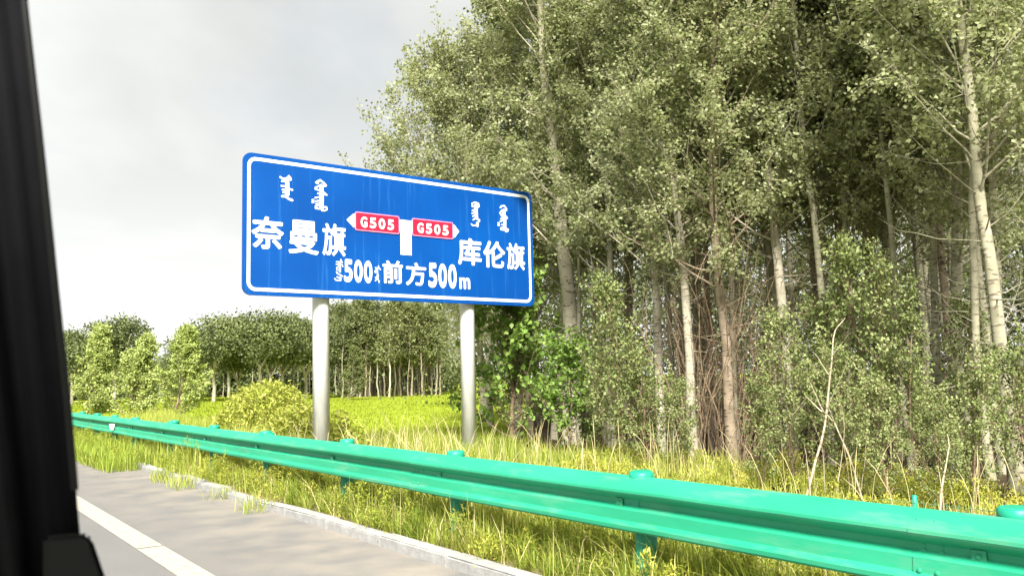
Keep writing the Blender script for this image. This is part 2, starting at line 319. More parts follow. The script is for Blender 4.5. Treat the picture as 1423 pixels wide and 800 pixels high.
# ------------------------------------------------------------------ ground, road, kerb
def sheet(name, pts, z, mat, n=1):
    me = mesh_py(name, [(x, y, z) for x, y in pts], [tuple(range(len(pts)))])
    if me.polygons[0].normal.z < 0: me.flip_normals()
    return tag(link(name, me, mat), kind='structure')
sheet('ground', [(-900, -500), (900, -500), (900, 1500), (-900, 1500)], -.03, M['ground'])
sheet('road', [(-9, -25), (3.335, -25), (3.335, 400), (-9, 400)], 0, M['asphalt'])
vg = sheet('verge', [(3.40, -25), (9.6, -25), (7.6, 15.5), (6.2, 24), (5.6, 60), (3.40, 60)], .045, M['verge'])
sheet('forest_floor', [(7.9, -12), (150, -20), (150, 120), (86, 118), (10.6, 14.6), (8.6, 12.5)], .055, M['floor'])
for y0, y1 in ((-20, 8.07), (8.10, 120)):
    sheet('road_line', [(1.70, y0), (1.915, y0), (1.915, y1), (1.70, y1)], .004, M['paint'])

kerb = tag(empty('kerb', (3.33, 0, 0)), kind='structure')
km = []
for v in range(4):
    g = np.random.default_rng(40 + v)
    bm = bmesh.new(); bmesh.ops.create_cube(bm, size=1)
    for q in bm.verts: q.co = Vector((q.co.x * .15 + .075, q.co.y * 1.09, q.co.z * .2 - .015))
    bmesh.ops.bevel(bm, geom=bm.edges[:], offset=.012, segments=2, affect='EDGES')
    for q in bm.verts: q.co += Vector(g.normal(0, .0022, 3))
    me = bpy.data.meshes.new('kerb_stone'); bm.to_mesh(me); bm.free(); me.materials.append(M['kerb']); km.append(me)
yk, i = -4.21, 0
g = np.random.default_rng(3)
while yk < 17:
    o = bpy.data.objects.new('kerb_stone', km[i % 4]); COL.objects.link(o); o.parent = kerb
    far = yk > 8.5
    o.location = (g.normal(0, .004) + (g.normal(0, .022) if far else 0), yk + .55, g.normal(0, .003) - (abs(g.normal(0, .018)) if far else 0))
    o.rotation_euler = (g.normal(0, .004) * (3 if far else 1), g.normal(0, .012) * (2 if far else 1), g.normal(0, .006) * (4 if far else 1))
    yk += 1.1; i += 1

# ------------------------------------------------------------------ guardrail
PROF = [(3.703, .746), (3.700, .755), (3.694, .757), (3.668, .740), (3.632, .697), (3.620, .676), (3.619, .660), (3.626, .648), (3.680, .618), (3.688, .608), (3.689, .580), (3.684, .573), (3.652, .562), (3.646, .554), (3.642, .490), (3.636, .484), (3.614, .475), (3.609, .466), (3.611, .444), (3.620, .432), (3.690, .416)]
PROF = np.array(PROF)
def beam_mesh(y0, y1, seed):
    g = np.random.default_rng(seed)
    ny = max(8, int((y1 - y0) / .25)); ys = np.linspace(y0, y1, ny)
    tn = np.gradient(PROF, axis=0); tn /= np.linalg.norm(tn, axis=1)[:, None]
    nrm = np.stack([-tn[:, 1], tn[:, 0]], 1)
    if nrm[:, 0].mean() < 0: nrm = -nrm
    back = PROF + nrm * .004
    ring = np.concatenate([PROF, back[::-1]], 0); k = len(ring)
    V = []
    wob = np.cumsum(g.normal(0, .0012, ny)); wob -= np.linspace(wob[0], wob[-1], ny); wz = np.cumsum(g.normal(0, .0008, ny)); wz -= np.linspace(wz[0], wz[-1], ny)
    for j, y in enumerate(ys):
        for x, z in ring: V.append((x - 3.7 + wob[j] * (1 + 4 * (.58 - z)), y, z + wz[j]))
    F = [(j * k + a, j * k + (a + 1) % k, (j + 1) * k + (a + 1) % k, (j + 1) * k + a) for j in range(ny - 1) for a in range(k)]
    F += [tuple(range(k)), tuple(range((ny - 1) * k, ny * k))]
    me = mesh_py('beam', V, F)
    for p in me.polygons: p.use_smooth = len(p.vertices) == 4
    try: me.set_sharp_from_angle(angle=R(24))
    except Exception: pass
    return me
guard = tag(empty('guardrail', (3.7, 4.0, .045)), 'long green W-beam guardrail on round posts along the kerb', 'guardrail')
def gpart(name, me, mat, loc=(0, 0, 0), parent=None, smooth=False, rot=(0, 0, 0)):
    o = link(name, me, mat, parent or guard, smooth); o.location = loc; o.rotation_euler = rot; return o
GO = np.array([3.7, 4.0, .045])
seams = [-6.8, -2.3, 2.05, 6.6, 11.0, 15.4, 19.9, 24.4, 29, 33.5, 38]
bolt = bmesh.new(); bmesh.ops.create_uvsphere(bolt, u_segments=10, v_segments=6, radius=.012); bolt_me = bpy.data.meshes.new('bolt'); bolt.to_mesh(bolt_me); bolt.free()
for v in bolt_me.vertices: v.co.x *= .55
plate_me = box_mesh('washer_plate', -.004, .004, -.032, .032, -.026, .026, .003)
for a, b in zip(seams[:-1], seams[1:]):
    o = gpart('beam', beam_mesh(a, b + .16, int(abs(a) * 10)), M['rail'], (-.004 if int(a * 10) % 2 else 0.0, -GO[1], -GO[2]))
    o.rotation_euler = (0, 0, .0006 if a < 6 else -.0008)
    for dy in (.05, .13):
        for x, z in ((-.010, .60), (-.010, .578), (-.060, .50), (-.048, .71)):
            q = gpart('bolt', bolt_me, M['rail'], (x - .001, b + dy, z), o)
post_ys = [-4.8, -2.6, -.4, 1.82, 4.03, 6.245, 8.44, 10.79, 13.05, 15.6, 18.18, 20.2, 22.26, 24.5, 26.7, 29, 31.2, 33.5]
post_me = cyl_mesh('post', .068, .068, -.35, .72, 22); cap_me = cyl_mesh('post_cap', .074, .074, .66, .742, 22, .012)
cap_me.materials.append(M['rail_dark']); hang_me = box_mesh('spacer_block', -.09, .0, -.05, .05, .47, .60, .006)
g = np.random.default_rng(12)
for i, y in enumerate(post_ys):
    p = gpart('post', post_me, M['rail_dark'], (.085 + g.normal(0, .004), y - GO[1], g.normal(0, .006)), rot=(g.normal(0, .012), g.normal(0, .012), 0))
    c = gpart('post_cap', cap_me, M['rail'], (0, 0, 0), p, rot=(g.normal(0, .03), g.normal(0, .03), 0))
    gpart('spacer_block', hang_me, M['rail_dark'], (-.005, 0, 0), p)
    pl = gpart('washer_plate', plate_me, M['rail'], (-.022, y - GO[1] + .12, .543)); gpart('bolt', bolt_me, M['rail'], (-.006, 0, 0), pl)
# trapezoid reflector clipped into the valley of the far beam
rf = mesh_py('reflector', [(0, -.06, .05), (0, .06, .05), (0, .035, -.07), (0, -.035, -.07), (.02, -.06, .05), (.02, .06, .05), (.02, .035, -.07), (.02, -.035, -.07)],
             [(0, 1, 2, 3), (7, 6, 5, 4), (0, 4, 5, 1), (1, 5, 6, 2), (2, 6, 7, 3), (3, 7, 4, 0)])
gpart('reflector', rf, M['reflector'], (-.10, 19.6 - GO[1], .535), rot=(0, 0, R(50)))

# ------------------------------------------------------------------ direction sign
SW, SH = 5.485, 2.108
SP = np.array([3.991, 12.466, 2.652]); SE = R(3.54)
sign = tag(empty('road_sign', (SP[0] + SW / 2 * math.cos(SE), SP[1] + SW / 2 * math.sin(SE), .05), (0, 0, SE)),
           'large blue direction sign with white Chinese and Mongolian lettering on two steel posts', 'road sign')
def S(u, v, d=0.0): return (u - SW / 2, d, v + SP[2] - .05)      # d < 0 is towards the traffic
def rrect(u0, u1, v0, v1, r, n=7):
    P = []
    for cx, cyy, a0 in ((u1 - r, v1 - r, 0), (u0 + r, v1 - r, 90), (u0 + r, v0 + r, 180), (u1 - r, v0 + r, 270)):
        for k in range(n): a = R(a0 + 90 * k / (n - 1)); P.append((cx + r * math.cos(a), cyy + r * math.sin(a)))
    return P
def slab(name, outline, d0, d1, mat, parent):
    n = len(outline); V = [S(u, v, d0) for u, v in outline] + [S(u, v, d1) for u, v in outline]
    F = [tuple(range(n)), tuple(range(2 * n - 1, n - 1, -1))] + [(i, (i + 1) % n, n + (i + 1) % n, n + i) for i in range(n)]
    return link(name, mesh_py(name, V, F), mat, parent)
def frame(name, o1, o2, d0, d1, mat, parent):
    n = len(o1); V = [S(u, v, d0) for u, v in o1 + o2] + [S(u, v, d1) for u, v in o1 + o2]
    F = []
    for i in range(n):
        j = (i + 1) % n; F += [(i, j, n + j, n + i), (2 * n + i, 2 * n + j, j, i), (3 * n + i, n + i, n + j, 3 * n + j)]
    return link(name, mesh_py(name, V, F), mat, parent)
panel = slab('panel', rrect(0, SW, 0, SH, .13), 0, .035, M['blue'], sign)
frame('border', rrect(.062, SW - .062, .062, SH - .062, .13), rrect(.112, SW - .112, .112, SH - .112, .085), -.0035, .002, M['white'], panel)
def glyph(ch, u0, u1, v0, v1, bold=.02, mat='white', parent=None, depth=-.003, shear=0):
    cu_ = bpy.data.curves.new('lettering', 'FONT'); cu_.body = ch; cu_.size = 1; cu_.offset = 0; cu_.resolution_u = 4
    to = bpy.data.objects.new('tmp', cu_); COL.objects.link(to)
    dg = bpy.context.evaluated_depsgraph_get(); ev = to.evaluated_get(dg); me = bpy.data.meshes.new_from_object(ev, depsgraph=dg)
    bpy.data.objects.remove(to); bpy.data.curves.remove(cu_)
    n = len(me.vertices); co = np.empty(n * 3, np.float32); me.vertices.foreach_get('co', co); co = co.reshape(-1, 3)
    lo, hi = co.min(0), co.max(0)
    q = bold + (1 - 2 * bold) * (co[:, :2] - lo[:2]) / (hi[:2] - lo[:2])
    out = np.stack([u0 + q[:, 0] * (u1 - u0) - SW / 2, np.full(n, depth), v0 + q[:, 1] * (v1 - v0) + SP[2] - .05], 1)
    me.vertices.foreach_set('co', out.astype(np.float32).ravel()); me.materials.clear(); me.update()
    bm = bmesh.new(); bm.from_mesh(me)
    ext = bmesh.ops.extrude_face_region(bm, geom=bm.faces[:])
    for v in [x for x in ext['geom'] if isinstance(x, bmesh.types.BMVert)]: v.co.y -= .003
    bmesh.ops.recalc_face_normals(bm, faces=bm.faces); src = bm.verts[:] + bm.edges[:] + bm.faces[:]
    for q_ in range(8):            # heavier stroke: the same strokes set a little beside each other
        du, dv = math.cos(q_ * .785), math.sin(q_ * .785)
        dp = bmesh.ops.duplicate(bm, geom=src)
        for v in [x for x in dp['geom'] if isinstance(x, bmesh.types.BMVert)]: v.co += Vector((du * bold * (u1 - u0), (q_ + 1) * .00012, dv * bold * (v1 - v0)))
    bm.to_mesh(me); bm.free(); me.name = 'lettering'
    me.polygons.foreach_set('use_smooth', np.zeros(len(me.polygons), bool)); me.update()
    return link('lettering', me, M[mat], parent or panel)
CJK = .022
for ch, u0, u1, v0, v1 in (('奈', .127, .628, .688, 1.174), ('曼', .703, 1.194, .653, 1.169), ('旗', 1.258, 1.657, .66, 1.166),
                           ('前', 2.311, 2.688, .278, .655), ('方', 2.744, 3.140, .265, .648),
                           ('库', 3.793, 4.297, .668, 1.146), ('伦', 4.339, 4.827, .655, 1.135), ('旗', 4.865, 5.279, .648, 1.134)):
    glyph(ch, u0, u1, v0, v1, .020 if ch in '旗曼' else .026)
for ub, w3, v0, v1 in ((1.622, .175, .262, .625), (3.185, .20, .246, .666)):
    for k, ch in enumerate('500'): glyph(ch, ub + k * w3, ub + k * w3 + w3 * .86, v0, v1, .055)
glyph('m', 3.816, 4.040, .252, .45, .04)
for nm, (u0, u1, v0, v1), (t0, t1) in (('a', (1.821, 2.626, 1.100, 1.390), (1.895, 2.550)), ('b', (2.880, 3.695, 1.100, 1.386), (2.955, 3.625))):
    pl = slab('route_plate', rrect(u0, u1, v0, v1, .03, 4), -.010, -.0005, M['red'], panel)
    frame('plate_edge', rrect(u0 - .004, u1 + .004, v0 - .004, v1 + .004, .032, 4), rrect(u0 + .010, u1 - .010, v0 + .010, v1 - .010, .022, 4), -.012, -.001, M['pink'], pl)
    wch = (t1 - t0) / 4
    for k, ch in enumerate('G505'): glyph(ch, t0 + wch * k + wch * .12, t0 + wch * k + wch * .84, 1.150, 1.325, .05, 'white', pl, -.014)
slab('direction_arrow', [(1.671, 1.248), (1.790, 1.140), (1.819, 1.140), (1.819, 1.356), (1.790, 1.356)], -.006, -.0005, M['white'], panel)
slab('direction_arrow', [(3.828, 1.245), (3.735, 1.350), (3.697, 1.350), (3.697, 1.132), (3.735, 1.132)], -.006, -.0005, M['white'], panel)
slab('direction_arrow', [(2.628, 1.342), (2.878, 1.342), (2.878, 1.160), (2.862, 1.150), (2.862, .763), (2.652, .763), (2.652, 1.150), (2.628, 1.160)], -.006, -.0005, M['white'], panel)
MONGOL = {'M1':[([(0.678,1.784),(0.686,1.544)],0.064),([(0.568,1.795),(0.613,1.776),(0.704,1.787)],0.029),([(0.704,1.826),(0.729,1.8),(0.734,1.772)],0.035),([(0.593,1.735),(0.663,1.744)],0.025),([(0.588,1.662),(0.664,1.662)],0.027),([(0.604,1.606),(0.664,1.609)],0.025),([(0.614,1.564),(0.664,1.565)],0.022),([(0.714,1.629),(0.765,1.62)],0.028),([(0.599,1.505),(0.654,1.511),(0.704,1.478),(0.765,1.46)],0.034)],'M2':[([(1.168,1.795),(1.221,1.826),(1.274,1.798),(1.322,1.754),(1.284,1.745)],0.031),([(1.242,1.745),(1.247,1.636)],0.062),([(1.221,1.742),(1.147,1.704),(1.141,1.678),(1.22,1.663)],0.023),([(1.152,1.783),(1.189,1.773)],0.031),([(1.178,1.613),(1.337,1.606)],0.02),([(1.273,1.649),(1.332,1.606)],0.023),([(1.247,1.596),(1.246,1.389)],0.067),([(1.136,1.54),(1.22,1.564)],0.022),([(1.141,1.486),(1.22,1.509)],0.022),([(1.146,1.445),(1.22,1.46)],0.02),([(1.22,1.435),(1.141,1.407),(1.146,1.374),(1.241,1.378)],0.022),([(1.283,1.412),(1.326,1.417),(1.336,1.378),(1.294,1.354),(1.246,1.354)],0.021),([(1.089,1.5),(1.11,1.502)],0.028),([(1.089,1.466),(1.109,1.468)],0.028)],'M3':[([(4.115,1.768),(4.186,1.795),(4.256,1.783),(4.272,1.737),(4.242,1.709)],0.023),([(4.12,1.745),(4.119,1.711),(4.172,1.712),(4.167,1.745)],0.019),([(4.202,1.744),(4.208,1.513)],0.064),([(4.118,1.639),(4.183,1.674)],0.023),([(4.111,1.59),(4.181,1.617)],0.023),([(4.127,1.539),(4.18,1.568)],0.023),([(4.131,1.477),(4.19,1.512)],0.023),([(4.213,1.504),(4.272,1.491),(4.271,1.466),(4.242,1.459)],0.021),([(4.094,1.402),(4.117,1.376),(4.222,1.385)],0.023),([(4.223,1.428),(4.222,1.38)],0.053)],'M4':[([(4.742,1.756),(4.773,1.788),(4.835,1.8),(4.883,1.75),(4.882,1.72)],0.028),([(4.827,1.72),(4.823,1.616)],0.061),([(4.783,1.716),(4.733,1.661),(4.738,1.642),(4.806,1.639)],0.024),([(4.756,1.609),(4.903,1.579)],0.022),([(4.873,1.611),(4.903,1.579)],0.022),([(4.841,1.583),(4.834,1.366)],0.061),([(4.742,1.549),(4.804,1.57)],0.024),([(4.734,1.504),(4.802,1.53)],0.024),([(4.757,1.447),(4.812,1.452)],0.022),([(4.798,1.402),(4.743,1.387),(4.742,1.358),(4.809,1.354)],0.022),([(4.872,1.389),(4.915,1.373),(4.895,1.337),(4.852,1.328)],0.02),([(4.682,1.47),(4.706,1.472)],0.029),([(4.681,1.431),(4.705,1.433)],0.029)],'M5':[([(1.492,0.57),(1.597,0.573)],0.019),([(1.57,0.611),(1.581,0.569)],0.021),([(1.55,0.563),(1.553,0.42)],0.034),([(1.487,0.534),(1.526,0.533)],0.015),([(1.589,0.537),(1.601,0.502)],0.017),([(1.526,0.497),(1.495,0.481),(1.499,0.449),(1.534,0.444)],0.013),([(1.495,0.417),(1.502,0.393),(1.596,0.351)],0.019),([(1.463,0.309),(1.482,0.285),(1.568,0.286)],0.019),([(1.502,0.336),(1.572,0.322)],0.019),([(1.56,0.328),(1.56,0.285)],0.022)],'M6':[([(2.236,0.554),(2.24,0.521)],0.017),([(2.177,0.518),(2.244,0.518),(2.273,0.494)],0.017),([(2.185,0.463),(2.21,0.479)],0.016),([(2.185,0.489),(2.164,0.447),(2.185,0.437)],0.012),([(2.214,0.509),(2.218,0.406)],0.02),([(2.218,0.413),(2.238,0.392),(2.217,0.373),(2.201,0.39)],0.012),([(2.18,0.36),(2.229,0.355)],0.023),([(2.213,0.354),(2.175,0.305)],0.017),([(2.217,0.332),(2.25,0.305),(2.241,0.282)],0.016)]}
for word in MONGOL.values():            # vertical script: brush strokes as thin raised bars, each at its own tiny height
    V, F, lay = [], [], 0
    for pts, wd in word:
        for a, b in zip(pts[:-1], pts[1:]):
            a, b = np.array(a), np.array(b); t = unit(b - a); nn = np.array([-t[1], t[0]]); h = wd / 2
            o8 = [a - t * h * .35 + nn * h, a - t * h * .35 - nn * h, a - t * h * .85, b + t * h * .35 - nn * h, b + t * h * .35 + nn * h, b + t * h * .85]
            o8 = [o8[0], o8[2], o8[1], o8[3], o8[5], o8[4]]
            d = -.0030 - .00012 * lay; lay += 1; k = len(V)
            V += [S(u, v, d) for u, v in o8] + [S(u, v, -.0004) for u, v in o8]
            F += [tuple(k + i for i in range(6)), tuple(k + 11 - i for i in range(6))] + [(k + i, k + (i + 1) % 6, k + 6 + (i + 1) % 6, k + 6 + i) for i in range(6)]
    link('lettering', mesh_py('lettering', V, F), M['white'], panel)
for v in (.3, .85, 1.4, 1.85):           # aluminium stiffeners behind the panel
    V = [S(.15, v - .03, .036), S(SW - .15, v - .03, .036), S(SW - .15, v + .03, .036), S(.15, v + .03, .036), S(.15, v - .03, .075), S(SW - .15, v - .03, .075), S(SW - .15, v + .03, .075), S(.15, v + .03, .075)]
    link('stiffener', mesh_py('stiffener', V, [(0, 1, 2, 3), (7, 6, 5, 4), (0, 4, 5, 1), (1, 5, 6, 2), (2, 6, 7, 3), (3, 7, 4, 0)]), M['galv'], panel)
sp_me = cyl_mesh('post', .130, .130, 0, SP[2] + SH - .25, 36, .01); fl_me = cyl_mesh('base_flange', .24, .24, -.05, .03, 28, .006)
for s_ in (.2430, .7500):
    p = link('post', sp_me, M['galv'], sign); p.location = (SW * s_ - SW / 2, .21, 0)
    link('base_flange', fl_me, M['galv'], p)

# ------------------------------------------------------------------ trees
def poplar(seed, H, r0, lo, crown, nb, ntw, nlf, leaf, up=.85, sin=.06, dead=0, taper=.75, twig_len=(.3, .75), bias=None, tmul=1.):
    """returns (wood mesh, leaf mesh): tapered trunk with limbs and twigs, leaves along the twigs"""
    g = np.random.default_rng(seed); T = Tubes()
    nz = 14; z = np.linspace(-.15, H, nz)
    off = np.cumsum(g.normal(0, sin, (nz, 2)), 0); off -= off[0] + 0 * off
    tp = np.concatenate([off, z[:, None]], 1); tr = r0 * (1 - np.clip(z / H, 0, 1)) ** .85 + .008
    tr[0] *= 1.25
    T.add(tp, tr, 9)
    LP, LD, LT = [], [], []
    for i in range(nb + dead):
        isdead = i >= nb
        f = (i + g.uniform(0, 1)) / nb if not isdead else 0
        zz = lo + (H * .97 - lo) * f ** .95 if not isdead else g.uniform(.5, max(lo + 1.0, 1.5))
        az = i * 2.399 + g.normal(0, .5)
        if bias is not None and g.uniform() < .45: az = bias + g.normal(0, .7)
        base = np.array([np.interp(zz, z, tp[:, 0]), np.interp(zz, z, tp[:, 1]), zz]); rb = np.interp(zz, z, tr)
        fr = (zz - lo) / (H - lo)
        L = crown * ((1 - np.clip(fr, 0, 1)) ** taper * .9 + .18) * g.uniform(.55, 1.15) if not isdead else g.uniform(.5, 1.4)
        el = g.uniform(.35, 1.0) * up + (.35 * max(fr, 0)) if not isdead else g.uniform(-.5, .5)
        d = np.array([math.cos(az) * math.cos(el), math.sin(az) * math.cos(el), math.sin(el)])
        s = np.linspace(0, 1, 6)[:, None]
        P = base + d * L * s + np.array([0, 0, .28 * L]) * s ** 2 + np.cumsum(g.normal(0, .02 * L, (6, 3)), 0) * (s > 0)
        T.add(P, np.linspace(min(rb * .32, .010 * L + .005), .003, 6) * (1 if not isdead else .6), 5 if not isdead else 3)
        if isdead: continue
        for t in range(ntw):
            u = g.uniform(.18, 1.0) ** .8; k = u * 5; j = min(int(k), 4); b0 = P[j] + (P[j + 1] - P[j]) * (k - j)
            td = unit(d * .6 + g.normal(size=3) * .6 + np.array([0, 0, .15])); tl = g.uniform(*twig_len) * (1 - .25 * u)
            b1 = b0 + td * tl
            T.add([b0, (b0 + b1) / 2 + g.normal(0, .02, 3), b1], [.0055, .004, .002], 3)
            n = int(nlf * g.uniform(.6, 1.3)); q = g.uniform(.15, 1.08, n)[:, None]
            LP.append(b0 + (b1 - b0) * q + g.normal(0, .05 * (tl / .5 + .4), (n, 3)) * tmul); LD.append(np.broadcast_to(unit(td + d * .5), (n, 3)))
            LT.append(np.clip(g.normal(.45, .13, n) + g.normal(0, .15), 0, 1))
    LP, LD, LT = np.concatenate(LP), np.concatenate(LD), np.concatenate(LT)
    V, F = leaf_arrays(LP, LD, leaf, g)
    return T.mesh('trunk'), mesh_np('crown', V, F, np.repeat(LT, 4))
def make_tree(name, variant, loc, label, cat='tree', group=None, rot=0., lean=(0, 0), scale=1., bark='bark', leaf='poplar_leaf', sxy=1.):
    root = empty(name, tuple(loc)); root.rotation_euler = (lean[0], lean[1], rot); root.scale = (scale * sxy, scale * sxy, scale)
    tag(root, label, cat, group)
    tm, lm = variant
    t = bpy.data.objects.new('trunk', tm); c = bpy.data.objects.new('crown', lm)
    for o, m in ((t, bark), (c, leaf)):
        COL.objects.link(o); o.parent = root
        if not o.data.materials: o.data.materials.append(M[m])
        if o.data.materials[0] != M[m]: o.material_slots[0].link = 'OBJECT'; o.material_slots[0].material = M[m]
    return root
EDGE = [poplar(100 + i, H, r0, lo, cr_, nb, 10, 46, .059, sin=sn, dead=14) for i, (H, r0, lo, cr_, nb, sn) in enumerate((
    (11.5, .074, 2.9, 1.75, 96, .03), (12.5, .075, 2.5, 1.6, 98, .04), (11.0, .07, 3.1, 1.7, 92, .025), (12.0, .15, 3.2, 1.9, 100, .04)))]
INNER = [poplar(200 + i, H, r0, lo, cr_, 52, 8, 20, .078, sin=.05, dead=34) for i, (H, r0, lo, cr_) in enumerate((
    (12.5, .07, 3.0, 1.7), (13.0, .062, 3.6, 1.6), (11.8, .075, 2.6, 1.8)))]
BIGL = poplar(300, 10.2, .12, 1.0, 2.1, 95, 11, 32, .066, sin=.05)

BIGW = poplar(301, 7.9, .11, 2.9, 2.7, 100, 11, 32, .064, sin=.04, bias=2.53, taper=.6)

def lean_to(dx, dz, h):          # small tilt in world space: sideways shift over a height
    return (math.atan2(-dz, h), math.atan2(dx, h))
RD = 'poplar at the edge of the wood'
FRONT = [  # px, depth, variant, scale, (lean towards +x, +y over 5 m), bark, label
    (1401, 9.1, 2, 1.0, (-.22, .16), 'bark', 'slim pale poplar at the right edge of the photo, trunk leaning left'),
    (1318, 11.2, 1, 1.0, (-.30, .20), 'bark', 'leaning poplar just left of the rightmost trunk, above the pale stake'),
    (1098, 12.6, 0, 1.0, (.04, -.03), 'bark_white', 'tall straight poplar with pale upper trunk left of the dead bare shrub'),
    (1078, 13.6, 2, .95, (.02, .02), 'bark', 'thin poplar close behind the straight pale one left of the dead shrub'),
    (1013, 12.4, 1, .95, (-.05, .03), 'bark_brown', 'brown-trunked poplar beside the gap of bare brown twigs'),
    (960, 12.9, 0, .92, (.03, .0), 'bark_white', 'pale-trunked poplar just left of the brown trunk and twiggy gap'),
    (915, 13.8, 2, .95, (.05, -.05), 'bark_white', 'pale poplar half hidden by leaves, second left of the twiggy gap'),
    (791, 17.2, 3, 1.12, (-.20, .14), 'bark_white', 'stout whitish poplar trunk right of the sign, bulging and leaning left'),
    (768, 18.4, 2, .95, (-.55, .40), 'bark_white', 'thin white trunk slanting just right of the sign corner'),
    (846, 15.6, 1, .95, (-.12, .10), 'bark', 'slim poplar in the close cluster right of the stout white trunk'),
    (1240, 12.6, 0, .95, (-.08, .05), 'bark', 'slender leafy poplar between the dead shrub and the leaning pair of trunks'),
    (1168, 13.4, 1, .92, (.03, .0), 'bark_brown', 'dark brown poplar trunk standing behind the dead bare shrub'),
]
gl = np.random.default_rng(77)
for px_, d_, v_, s_, (lx, ly), bk, lab in FRONT:
    make_tree('poplar_tree', EDGE[v_], foot(px_, d_, .05), lab, 'tree', 'poplars along the front of the wood', gl.uniform(0, 6.28), lean_to(lx, ly, 5), s_, bk)
make_tree('poplar_tree', BIGW, foot(652, 18.2, .05), 'bushy poplar behind the right half of the sign, branches reaching left over it', 'tree', 'poplars along the front of the wood', 0.0, (0, 0), 1.0, 'bark')
make_tree('poplar_tree', BIGL, foot(715, 19.6, .05), 'tall bushy poplar behind the right end of the sign', 'tree', 'poplars along the front of the wood', 3.1, (0, 0), 1.1, 'bark')
make_tree('poplar_tree', BIGL, foot(672, 28, .03), 'leafy poplar on the field corner seen beside the right sign post', 'tree', 'poplars along the front of the wood', 4.4, (0, 0), .95, 'bark')
make_tree('poplar_tree', EDGE[3], foot(645, 44, .0), 'farther poplar of the wood side, standing at the end of the green field', 'tree', 'poplars along the front of the wood', 2.4, (0, 0), .9, 'bark')
# the rows inside the wood
n_in = 0
THIN = [poplar(250 + i, H, r0, 3.4, 1.35, 52, 8, 28, .066, sin=.03, dead=26) for i, (H, r0) in enumerate(((11.5, .046), (12.0, .05)))]
for i in range(17):
    px_ = 802 + i * 38 + gl.normal(0, 9); x = 10.6 + (i % 3) * .55 + gl.normal(0, .2); f_ = foot(px_, 10); k_ = x / f_[0]
    make_tree('poplar_tree', THIN[i % 2], (f_[0] * k_, f_[1] * k_, .05), 'slim bare-stemmed poplar standing just inside the wood, right behind its front row', 'tree', 'slim poplars just inside the wood edge',
              gl.uniform(0, 6.28), (gl.normal(0, .025), gl.normal(0, .025)), gl.uniform(.9, 1.1), ('bark', 'bark', 'bark_brown')[i % 3], 'poplar_leaf')
for ix in range(9):
    for iy in range(-2, 15):
        x = 11.8 + ix * 2.6 + gl.normal(0, .4); y = -2 + iy * 2.6 + gl.normal(0, .4)
        az = math.degrees(math.atan2(x, y)); dep = x * cw[0] + y * cw[1]
        if az < 31.5 + max(0, (dep - 20)) * .05 or az > 70 or dep > 31: continue
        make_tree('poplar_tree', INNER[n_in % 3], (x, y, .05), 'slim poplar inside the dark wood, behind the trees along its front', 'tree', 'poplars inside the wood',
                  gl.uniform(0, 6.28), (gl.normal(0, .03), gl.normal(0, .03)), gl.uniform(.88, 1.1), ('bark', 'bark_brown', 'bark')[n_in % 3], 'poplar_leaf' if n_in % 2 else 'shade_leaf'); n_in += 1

# saplings and suckers along the edge of the wood
SAP = [poplar(400 + i, H, .022, .15, cr_, 30, 6, 22, .058, up=1.0, sin=.03, taper=.5, twig_len=(.2, .45)) for i, (H, cr_) in enumerate(((2.7, .75), (2.3, .85), (3.1, .7)))]
SAPL = [(868, 12.2, 0, .95, 'leafy poplar sapling between the stout white trunk and the pale poplars'), (900, 11.6, 1, .7, 'low leafy sapling at the foot of the half-hidden pale poplar'),
        (1136, 11.2, 1, .9, 'rounded leafy sapling left of the dead bare shrub'), (1195, 10.6, 0, 1.0, 'dense leafy sapling right behind the dead bare shrub'),
        (1236, 10.0, 2, .8, 'leafy sapling left of the leaning poplar and pale stake'), (1352, 10.6, 0, .75, 'leafy sapling between the two rightmost trunks'),
        (722, 16.8, 2, 1.0, 'grey-green sapling left of the stout white trunk'), (832, 13.4, 0, .6, 'dark leafy sapling under the cluster of slim trunks'),
        (1300, 8.0, 1, .46, 'very low dark leafy sapling right behind the wire fence'), (1056, 9.8, 1, .5, 'very low leafy sapling right of the brown twiggy gap'), (1098, 10.2, 0, .7, 'leafy sapling at the foot of the tall straight poplar'),
        (1170, 9.2, 1, .62, 'low leafy sapling tangled with the foot of the dead bare shrub'), (1268, 9.4, 2, .66, 'narrow leafy sapling at the foot of the leaning poplar'), (1336, 8.4, 1, .55, 'low leafy sapling just right of the pale stake'),
        (945, 11.4, 1, .5, 'very low leafy sapling at the foot of the pale trunk by the twiggy gap'), (1226, 8.3, 1, .5, 'small leafy sapling closest to the rail, right of the dead bare shrub'),
        (1418, 8.4, 1, .6, 'low sapling at the right border beside the rightmost trunk')]
for px_, d_, v_, s_, lab in SAPL:
    make_tree('poplar_sapling', SAP[v_], foot(px_, d_, .04), lab, 'sapling', 'saplings along the wood edge', gl.uniform(0, 6.28), (gl.normal(0, .05), gl.normal(0, .05)), s_, 'twig', 'shade_leaf', .8)
SHR = poplar(450, 2.3, .03, .1, 1.15, 34, 6, 16, .10, up=1.0, sin=.04, taper=.4, twig_len=(.2, .5))
make_tree('broadleaf_shrub', SHR, foot(788, 14.2, .04), 'low bright green broad-leaved shrub at the foot of the stout white trunk', 'shrub', None, .4, (0, .05), .72, 'twig', 'fresh_leaf', 1.)
make_tree('broadleaf_shrub', SHR, foot(712, 16.6, .04), 'taller bright green shrub between the right sign post and the stout white trunk', 'shrub', None, 2.6, (0, -.05), 1.3, 'twig', 'fresh_leaf', .9)

